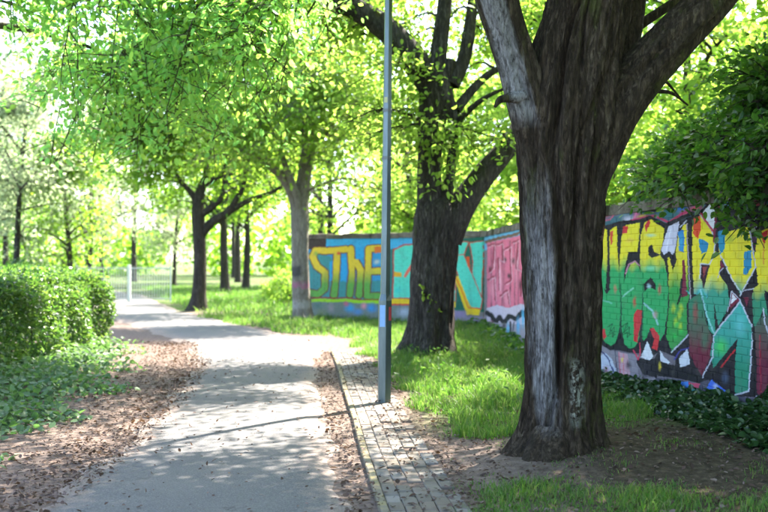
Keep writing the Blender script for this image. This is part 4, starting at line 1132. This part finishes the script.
# ------------------------------------------------------------------ shrub hanging over the near wall
def wall_shrub():
    root = empty('wall_shrub', (4.6, 10.6, 0)); tag(root, 'dark leafy shrub spilling over the top of the yellow and green graffiti', 'shrub')
    w_, l_ = MB(), MB()
    stems = []
    for a, b, c in [((4.6,10.6,-.1),(4.5,10.4,1.6),(4.0,9.8,3.2)), ((4.7,10.7,-.1),(4.5,11.2,1.8),(3.7,11.8,3.0)), ((4.5,11,-.1),(4.4,12,1.8),(3.7,13.2,2.9)), ((4.7,10.5,-.1),(4.9,9.9,1.8),(4.3,9.2,3.0))]:
        p_ = catmull([a, b, c], 16); tube(w_, p_, np.linspace(.06, .02, 16), 8); stems.append(p_[5:])
    blobs = [((4.15, 9.9, 2.85), (.75, 1.0, .55)), ((3.95, 11.2, 2.85), (.8, 1.0, .42)), ((3.75, 12.8, 2.72), (.55, .9, .28)), ((3.66, 9.1, 2.45), (.28, .35, .4)), ((4.4, 9.6, 3.4), (.9, .9, .4)), ((3.9, 10.0, 3.5), (.5, .6, .25)), ((3.2, 9.1, 2.1), (.2, .28, .42)), ((3.42, 9.0, 2.3), (.22, .3, .4)), ((3.35, 8.9, 2.5), (.25, .35, .3)), ((3.25, 9.9, 2.45), (.2, .5, .22)), ((3.12, 11.2, 2.45), (.25, 1.3, .2)), ((3.3, 10.2, 2.6), (.35, 1.0, .25))]
    def clip(p):
        # leaves stay behind the wall face unless they hang over its top
        return (p[:, 0] > wall_x(p[:, 1]) - .55) & ((p[:, 2] > WH - .02) | (p[:, 0] < wall_x(p[:, 1]) - .06) | (p[:, 0] > wall_x(p[:, 1]) + .35))
    crown(w_, l_, np.vstack(stems), blobs, 260, 7, 14, .085, True, 1.68, .09, br=.012, twig_len=.32, gaps=False, clip=clip)
    crown(w_, l_, np.vstack(stems), [((3.2, 9.1, 2.12), (.2, .28, .34)), ((3.4, 8.95, 2.3), (.25, .3, .35)), ((3.25, 9.7, 2.4), (.2, .4, .2))], 24, 6, 12, .085, True, 1.66, .08, br=.008, twig_len=.26, gaps=False, clip=clip)
    finish_tree(root, w_, l_, BK_DARK, LM_DEEP)
wall_shrub()

# ------------------------------------------------------------------ hedge
def hedge():
    root = empty('hedge', (-6.1, 14, 0)); tag(root, 'clipped green hedge with a sunlit top beside the path', 'hedge')
    x0, x1, y0, y1, H = -7.3, -5.1, 7.5, 19.0, 1.30
    w_, l_ = MB(), MB()
    for y in np.arange(y0 + .3, y1 - .2, .45):
        for x in (-5.6, -6.2, -6.9):
            e = np.array([x + rng.normal(0, .15), y + rng.normal(0, .15), 1.15])
            tube(w_, np.array([(x, y, -.05), (x + rng.normal(0, .06), y + rng.normal(0, .06), .6), e]), [.018, .014, .005], 5)
    def surf(n):
        # shell of a round-shouldered box
        out = []
        A = [((x1-x0)*(y1-y0)), H*(y1-y0), H*(x1-x0), H*(x1-x0)]
        k = rng.choice(4, n, p=np.array(A)/sum(A)); u, v = rng.random(n), rng.random(n)
        p = np.empty((n, 3)); d = np.empty((n, 3))
        p[:, 0] = np.where(k == 1, x1, x0 + (x1-x0)*u); p[:, 1] = np.where(k == 2, y1, np.where(k == 3, y0, y0 + (y1-y0)*np.where(k == 1, u, v))); p[:, 2] = np.where(k == 0, H, H*v)
        d[:] = 0; d[k == 0, 2] = 1; d[k == 1, 0] = 1; d[k == 2, 1] = 1; d[k == 3, 1] = -1
        # shoulders
        ex = np.clip((p[:, 0] - (x1 - .35)) / .35, 0, 1); ez = np.clip((p[:, 2] - (H - .35)) / .35, 0, 1); ey = np.clip((p[:, 1] - (y1 - .5)) / .5, 0, 1)
        s = np.maximum(0, np.hypot(np.hypot(ex, ez), ey) - 1)
        p[:, 0] -= s*.30*ex; p[:, 2] -= s*.30*ez; p[:, 1] -= s*.42*ey
        lum = .07*np.sin(p[:, 1]*3.3 + p[:, 2]*4) + .06*np.sin(p[:, 1]*1.4 + p[:, 0]*2.7) + .05*np.sin(p[:, 0]*5.1 - p[:, 1]*4.3)
        p += d * lum[:, None]
        depth = np.abs(rng.normal(0, .11, n)) - .03
        p -= d * depth[:, None]
        return p, d
    p, d = surf(62000)
    inner = rng.random(len(p)) < .22
    p[inner] -= d[inner] * rng.uniform(.12, .38, (int(inner.sum()), 1))
    keep = (p[:, 2] > .08) & ((p[:, 1] > 9.0) | (rng.random(len(p)) < .5))
    # lighter, leafier growth on top, gaps in the flank
    gap = np.sin(p[:, 1]*4.7 + p[:, 2]*6.1)*np.sin(p[:, 1]*2.9 - p[:, 2]*7.7)
    keep &= ~((d[:, 0] > .5) & (gap > .6) & (rng.random(len(p)) < .6) & ~inner)
    p, d = p[keep], d[keep]
    dd = d*.7 + rng.normal(0, .5, p.shape); dd[:, 2] += .2
    l_.add(*leaf_mesh_arrays(p, dd, .068, True, .6, .6, .15))
    # upright fresh shoots
    n = 700; sx_ = rng.uniform(x0, x1, n); sy_ = rng.uniform(9, y1, n); hh = rng.uniform(.04, .16, n)
    P_ = []; Q_ = []
    for a, b, c in zip(sx_, sy_, hh):
        for _ in range(5): P_.append((a + rng.normal(0, .02), b + rng.normal(0, .02), H + c*rng.random())); Q_.append((rng.normal(0, .5), rng.normal(0, .5), .6))
    l_.add(*leaf_mesh_arrays(np.array(P_), np.array(Q_), .06, True, .5))
    off = np.array(root.location); w_.v = [v - off for v in w_.v]; l_.v = [v - off for v in l_.v]
    link('stems', w_.mesh('stems'), BK_DARK, root)
    link('foliage', l_.mesh('foliage'), LM_HEDGE, root)
LM_HEDGE = leaf_mat('hedge_leaf', [(.012,.036,.009),(.028,.068,.016),(.06,.11,.026)], [(.10,.28,.03),(.2,.40,.05),(.32,.48,.08)], .33, .35, .5)
hedge()

# ------------------------------------------------------------------ ivy, ground cover, litter, grass
def scatter_leaves(name, label, cat, mat, p, d, size, near=True, width=.85, flat=.4, droop=.1, kind='stuff', parent=None):
    mb = MB(); mb.add(*leaf_mesh_arrays(p, d, size, near, width, flat, droop))
    o = link(name, mb.mesh(name), mat, parent)
    tag(o, label, cat, None, kind)
    return o

def ivy_on_wall():
    n = 9500
    y = np.clip(rng.beta(1.0, 1.5, n)*5.6 + 7.6, 7.6, 13.1)
    wx = wall_x(y)
    hgt = np.interp(y, [7.6, 9, 10, 11, 13], [.34, .27, .17, .12, .10]) * (1 + .35*np.sin(y*2.3 + 1) + .3*np.sin(y*5.9))
    up = rng.random(n) < .55
    z = np.where(up, rng.random(n)**1.4 * hgt, .02 + .16*rng.random(n)) 
    off = np.where(up, .02 + .18*rng.random(n)*(1 - z/np.maximum(hgt, .05)), .1 + .62*rng.random(n)**1.3)
    x = wx - off - .02
    z = z + hfun(x, y)
    z = np.where(~up, z * np.clip(1.1 - off*.8, .3, 1), z)
    d = np.stack([np.full(n, -.8) + rng.normal(0, .3, n), rng.normal(0, .5, n), rng.normal(.1, .3, n)], 1)
    scatter_leaves('ivy', 'dark ivy creeping along the foot of the yellow and green graffiti', 'ivy', LM_IVY, np.stack([x, y, z], 1), d, .066)
    # sparse ivy and nettles under the pink stretch
    n = 1000; y = rng.uniform(14, 24, n); x = wall_x(y) - .05 - rng.random(n)**1.5*.4; z = rng.random(n)**1.6*.2 + hfun(x, y)
    scatter_leaves('nettles', 'low green weeds along the foot of the pink graffiti', 'weeds', LM_DEEP, np.stack([x, y, z], 1), rng.normal(0, .5, (n, 3)), .1)
ivy_on_wall()

def cover():
    n = 20000
    y = rng.uniform(7.0, 18.2, n); x = rng.uniform(-6.0, -2.9, n)
    edge = np.interp(y, [7, 9, 12, 15, 18.2], [-3.1, -2.95, -3.15, -3.75, -4.6]) + .25*np.sin(y*2.7) + .15*np.sin(y*6.1 + x*3)
    prob = np.clip((edge - x) / .9, 0, .85)
    k = rng.random(n) < prob
    x, y = x[k], y[k]
    z = hfun(x, y) + rng.random(len(x))**1.5 * .18*np.clip((-2.9 - x)/.9, .25, 1.2) + .015
    d = rng.normal(0, .6, (len(x), 3)); d[:, 2] *= .3
    scatter_leaves('ground_cover', 'pale green ivy ground cover in front of the hedge', 'ground cover', LM_COVER, np.stack([x, y, z], 1), d, .075, flat=.35)
cover()

def litter():
    ps = []
    # left verge
    n = 9500; y = 5.5 + rng.random(n)**1.2*14; xl = xat(LEFT, y)
    o_ = rng.gamma(2.0, .34, n) - .25
    x = xl - o_
    k = (x > -6) ; ps.append(np.stack([x[k], y[k]], 1))
    # between asphalt and kerb, over the pavers, on the bare soil by the big tree
    n = 1700; y = 5.5 + rng.random(n)*12; a = xat(RIGHT, y); b = xat(KERB, y)
    x = a + (b - a)*rng.beta(1.3, 1.3, n)*1.1 - .03; ps.append(np.stack([x, y], 1))
    n = 1500; y = 5.5 + rng.random(n)*11; x = xat(KERB, y) + rng.random(n)**.7*.7; ps.append(np.stack([x, y], 1))
    n = 4200; y = 6.0 + rng.random(n)*5.8; x = .45 + rng.random(n)**1.15*2.7; k = x < wall_x(y) - .15; ps.append(np.stack([x[k], y[k]], 1))
    n = 700; y = 6 + rng.random(n)*14; x = xat(LEFT, y) + rng.random(n)*(xat(RIGHT, y) - xat(LEFT, y)); ps.append(np.stack([x, y], 1))
    p = np.concatenate(ps)
    on = (p[:, 0] > xat(LEFT, p[:, 1])) & (p[:, 0] < xat(RIGHT, p[:, 1]))
    pavd = (p[:, 0] > xat(KERB, p[:, 1]) - .05) & (p[:, 0] < xat(KERB, p[:, 1]) + .65)
    z = np.where(on, .024, np.where(pavd, .034, hfun(p[:, 0], p[:, 1]) + .01)) + rng.random(len(p))*.012
    d = rng.normal(0, 1, (len(p), 3)); d[:, 2] = rng.normal(.05, .18, len(p))
    mb = MB()
    mb.add(*leaf_mesh_arrays(np.stack([p[:, 0], p[:, 1], z], 1), d*2.5, .030 * np.exp(rng.normal(0, .3, len(p))), True, .6, .34, .0))
    o = link('leaf_litter', mb.mesh('leaf_litter'), LM_LITTER); tag(o, 'brown dead leaves strewn along the path edges and bare soil', 'leaf litter', None, 'stuff')
litter()

def grass_blades(x, y, h, wdt):
    n = len(x)
    z = hfun(x, y) - .01
    b = np.stack([x, y, z], 1)
    a = rng.uniform(0, 2*math.pi, n); sidev = np.stack([np.cos(a), np.sin(a), np.zeros(n)], 1) * wdt[:, None]
    l = rng.uniform(0, 2*math.pi, n); lean = np.stack([np.cos(l), np.sin(l), np.zeros(n)], 1) * (h * rng.uniform(.15, .75, n))[:, None]
    up = np.stack([np.zeros(n), np.zeros(n), h], 1)
    m_ = b + up*.55 + lean*.3; tp = b + up*rng.uniform(.75, 1, (n, 1)) + lean
    V = np.stack([b - sidev, b + sidev, m_ + sidev*.7, m_ - sidev*.7, tp], 1).reshape(-1, 3)
    i = np.arange(n)[:, None]*5
    return V, i + [0, 1, 2, 3], i + [3, 2, 4]

def grass():
    mb = MB()
    def put(n, x0, x1, y0, y1, test, h0, h1, wd=.005):
        x = rng.uniform(x0, x1, n); y = rng.uniform(y0, y1, n)
        k = test(x, y); x, y = x[k], y[k]
        tuft = .65 + .35*np.sin(x*5.1 + y*2.3)*np.sin(y*4.1 - x*1.7)
        h = rng.uniform(h0, h1, len(x))*tuft
        mb.add(*grass_blades(x, y, h, np.full(len(x), wd)*rng.uniform(.7, 1.3, len(x))))
    nzf = lambda x, y: np.sin(x*3.1 + y*1.3) + np.sin(y*2.7 - x*2.1) + .7*np.sin(x*7.3 - y*5.1)
    kx = lambda y: np.where(y < 17.4, xat(KERB, y) + .55, xat(RIGHT, y) + .15)
    # verge between pavers and wall, from the lamp post to the far wall
    def t1(x, y):
        edge = np.interp(y, [9, 10.2, 11.5, 14, 17, 20, 26], [.85, .52, .34, .10, -.35, -.6, -3.0])
        return (x > np.maximum(edge + .12*np.sin(y*3.3) + .10*np.sin(y*7.9 + x*4), kx(y) - .2)) & (x < np.where(y < 24.3, wall_x(np.minimum(y, 24.4)) - .12, 2.2)) & (rng.random(len(x)) < np.clip(.9 + .3*nzf(x, y), .25, 1)) & ~((y < 9.6) & (x > 1.9))
    put(64000, -.8, 2.6, 8.6, 17.5, t1, .08, .26, .0055)
    put(30000, -3.0, 2.5, 17.5, 24.6, t1, .10, .30, .007)
    # under and beyond the pale tree and the dark tree
    def t2(x, y):
        return (x > np.interp(y, [20, 22, 24.6, 27.6, 32, 40, 58], [-.9, -2.1, -3.6, -5.0, -6.2, -8.6, -14]) + .2*np.sin(y*2.2)) & (x < np.where(y < 27.3, np.interp(y, [24.5, 27.5], [2.3, -2.4]) - .15, 6))
    put(26000, -6.5, 2.4, 21, 28, t2, .10, .30, .008)
    put(30000, -14, 1, 28, 58, t2, .12, .4, .016)
    # foreground patch in front of the big tree
    def t3(x, y):
        c = ((x - 1.45)/1.0)**2 + ((y - 6.35)/.75)**2 + .25*nzf(x, y)
        return rng.random(len(x)) < np.clip((1.25 - c)*1.3, 0, 1)**1.5
    put(24000, .1, 3.0, 5.2, 7.6, t3, .04, .13, .004)
    # thin patches right of the big trunk and by the roots
    def t4(x, y): return (((x - 2.35)/.42)**2 + ((y - 9.9)/.7)**2 + .2*nzf(x, y) < .9)
    put(5000, 1.8, 2.9, 9.0, 10.9, t4, .05, .13, .004)
    def t5(x, y): return (rng.random(len(x)) < np.clip(.3*nzf(x*1.7, y*1.9) + .02, 0, .5)) & (x < wall_x(y) - .2)
    put(16000, .5, 3.2, 6.0, 9.9, t5, .03, .09, .0035)
    # tufts on the far left behind the hedge and by the path's left edge
    put(9000, -12, -7.4, 20, 40, lambda x, y: x < xat(LEFT, y) - .4, .1, .3, .012)
    o = link('grass', mb.mesh('grass'), LM_GRASS); tag(o, 'bright green grass growing on the verge under the trees', 'grass', None, 'stuff')
    # docks and broad weeds in the verge and a dead twig heap near the kerb
    n = 2200; y = rng.uniform(10, 17, n); x = rng.uniform(.1, 2.4, n); k = t1(x, y) & (np.sin(x*4 + 2)*np.sin(y*3.1) > .25); x, y = x[k], y[k]
    p = np.stack([x, y, hfun(x, y) + rng.uniform(.03, .2, len(x))], 1)
    scatter_leaves('verge_weeds', 'broad leaved weeds among the grass around the thick forked tree', 'weeds', LM_GRASS, p, rng.normal(0, .6, p.shape), .075, True, .42)
grass()

# sunlit bushes
def bush(name, label, x, y, rx, ry, h, n, mat, leaf):
    root = empty(name, (x, y, 0)); tag(root, label, 'bush')
    w_, l_ = MB(), MB()
    for k in range(9):
        a = k/9*2*math.pi
        tube(w_, catmull([(0, 0, -.05), (math.cos(a)*rx*.25, math.sin(a)*ry*.25, h*.45), (math.cos(a)*rx*.7, math.sin(a)*ry*.7, h*.8)], 8), np.linspace(.03, .006, 8), 5)
    u = rand_unit(n); rr = rng.uniform(.55, 1.0, n)**.5
    lum = 1 + .18*np.sin(u[:, 0]*5 + u[:, 2]*4) + .14*np.sin(u[:, 1]*7)
    p = u * (rr*lum)[:, None] * np.array([rx, ry, h*.52]) + [0, 0, h*.5]
    p = p[p[:, 2] > .05]
    l_.add(*leaf_mesh_arrays(p, u[:len(p)] + rng.normal(0, .4, p.shape), leaf, False))
    link('stems', w_.mesh('stems'), BK_DARK, root); link('foliage', l_.mesh('foliage'), mat, root)
    return root
bush('round_bush', 'small bright green bush at the end of the far graffiti wall', -3.3, 36, 1.0, 1.0, 1.2, 2600, LM_YELL, .12)
for x, y, rx, h in [(-14.5, 30, 2.2, 1.6), (-11.5, 33, 1.6, 1.5), (-17, 33, 2.4, 2.0)]:
    tag(bush('dark_bush', 'low dark green bush between the hedge and the pale trees', x, y, rx, 1.2, h, 4200, LM_DEEP, .12), group='low bushes behind the hedge')

# ------------------------------------------------------------------ lamp post
def metal_mat(name, a, b, rough=.45, metal=.0):
    m, t, out = mat_new(name)
    co = objco(t)
    n = noise_n(t, mapping(t, co, (6, 6, 1.2)), 1.0, 6, .7); n2 = noise_n(t, co, 40, 4)
    c = ramp(t, n, [(.35, a), (.65, b)])
    c = mixc(t, math_n(t, 'MULTIPLY', ramp(t, n2, [(.6, (0,0,0)), (.75, (1,1,1))]), .4), c, (.09, .07, .06))
    principled(t, out, c, rough, bump(t, n2, .15, .004), .5, metal)
    return m
M_POST = metal_mat('painted_post', (.075,.10,.10), (.135,.165,.17), .35, .5)
M_POSTD = metal_mat('post_fitting', (.08,.09,.09), (.14,.15,.15), .5, .3)
def plain(name, c, rough=.5):
    m, t, out = mat_new(name); n = noise_n(t, objco(t), 30, 4)
    principled(t, out, mixc(t, math_n(t, 'MULTIPLY', n, .5), c, tuple(x*.6 for x in c)), rough, None, .4); return m

def lamp_post():
    bx, by = G(384, 404)
    root = empty('lamp_post', (bx, by, 0)); tag(root, 'tall grey-green metal lamp post standing at the edge of the pavers', 'lamp post')
    lean = .0142
    root.rotation_euler = (0, lean, R(38))
    def octo(name, r0, r1, z0, z1, mat, parent, seg=6):
        mb = MB(); tube(mb, np.array([(0, 0, z0), (0, 0, (z0+z1)/2), (0, 0, z1)]), [r0, (r0+r1)/2, r1], seg)
        return link(name, mb.mesh(name), mat, parent)
    octo('base_section', .080, .078, -.1, 1.15, M_POST, root)
    octo('collar', .079, .058, 1.15, 1.22, M_POST, root)
    octo('pole', .0575, .040, 1.22, 6.2, M_POST, root)
    for z in (2.72, 3.25):
        octo('clamp_band', .060 if z < 3 else .0575, .060 if z < 3 else .0575, z, z + .03, M_POSTD, root)
    mb = MB(); mb.box(-.030, .030, -.0722, -.060, .30, .72); door = link('access_door', mb.mesh('access_door'), M_POST, root)
    mb = MB(); tube(mb, np.array([(0, -.066, .52), (0, -.077, .52)]), [.009, .008], 6); link('door_lock', mb.mesh('door_lock'), M_POSTD, door)
    for n_, c, z0, z1, x0, x1, a in [('sticker', (.20,.36,.60), .86, 1.10, -.034, .03, R(-60)), ('sticker', (.42,.05,.06), .93, 1.08, .0, .034, 0), ('sticker', (.5,.48,.25), 3.35, 3.41, -.02, .02, R(-60))]:
        rr = .0686 if z0 < 2 else .0455
        mb = MB(); mb.box(x0, x1, -rr - .0015, -rr + .006, z0, z1); st = link(n_, mb.mesh(n_), plain('sticker_%.2f' % (z0 + a), c), root, None, (0, 0, a))
    # arm and lantern above the picture
    mb = MB(); tube(mb, catmull([(0, 0, 6.15), (-.1, 0, 6.5), (-.5, 0, 6.75), (-1.0, 0, 6.8)], 16), np.full(16, .028), 8); link('arm', mb.mesh('arm', True), M_POST, root)
    mb = MB(); tube(mb, catmull([(-.95, 0, 6.79), (-1.1, 0, 6.81), (-1.4, 0, 6.81), (-1.6, 0, 6.8)], 12), [.05,.07,.09,.1,.105,.105,.1,.095,.085,.07,.05,.03], 10)
    v = mb.v[0]; v[:, 2] = 6.8 + (v[:, 2]-6.8)*.6
    link('lantern_head', mb.mesh('lantern_head', True), M_POSTD, root)
lamp_post()

# ------------------------------------------------------------------ far fence
M_FENCE = plain('galvanised_fence', (.50,.52,.53), .5)
M_FPOST = plain('white_fence_post', (.78,.78,.76), .5)
def fence():
    a = np.array([-13.6, 37.7]); b = np.array([-8.2, 38.4])
    d = (b - a); L = float(np.linalg.norm(d)); ang = math.atan2(d[1], d[0])
    root = empty('metal_fence', (a[0], a[1], 0), ang); tag(root, 'grey metal bar fence with a white post across the far end of the path', 'fence')
    for x, wd, mt, h in [(0, .05, M_FENCE, 1.4), (L - 1.55, .11, M_FPOST, 1.42), (L*.36, .05, M_FENCE, 1.4), (L, .05, M_FENCE, 1.4)]:
        mb = MB(); mb.box(x - wd/2, x + wd/2, -wd/2, wd/2, -.1, h); link('post', mb.mesh('post'), mt, root)
    for z in (.12, 1.28):
        mb = MB(); mb.box(.03, L - .03, -.012, .012, z - .02, z + .02); link('rail', mb.mesh('rail'), M_FENCE, root)
    mb = MB(); mb.box(-.011, .011, -.0115, .0115, .05, 1.36); bar = mb.mesh('bar'); bar.materials.append(M_FENCE)
    x = .1
    while x < L - .05:
        if abs(x - L + 1.55) > .07: link('bar', bar, None, root, (x, -.024, 0))
        x += .095
fence()

# ------------------------------------------------------------------ far wood closing the view
def far_wood():
    n = 60000
    x = rng.uniform(-75, 75, n); y = rng.uniform(96, 112, n)
    top = 7.5 + 2.2*np.sin(x*.31) + 1.5*np.sin(x*.83 + 1) + 1.0*np.sin(x*1.9)
    z = rng.random(n)**.8 * top
    lump = np.sin(x*1.1 + z*.9) + np.sin(z*1.3 - x*.7 + y*.4)
    k = (lump > -1.1) & (rng.random(n) < np.clip((np.hypot((x + 21.5)/2.6, z/4.5) - .5)*1.2, .03, 1))
    p = np.stack([x, y, z], 1)[k]
    mb = MB(); mb.add(*leaf_mesh_arrays(p, rng.normal(0, .6, p.shape), .6, False, .7, .8))
    o = link('far_wood', mb.mesh('far_wood'), LM_SPRING); tag(o, 'bright hazy mass of woodland closing the view beyond the path', 'woodland', None, 'stuff')
far_wood()
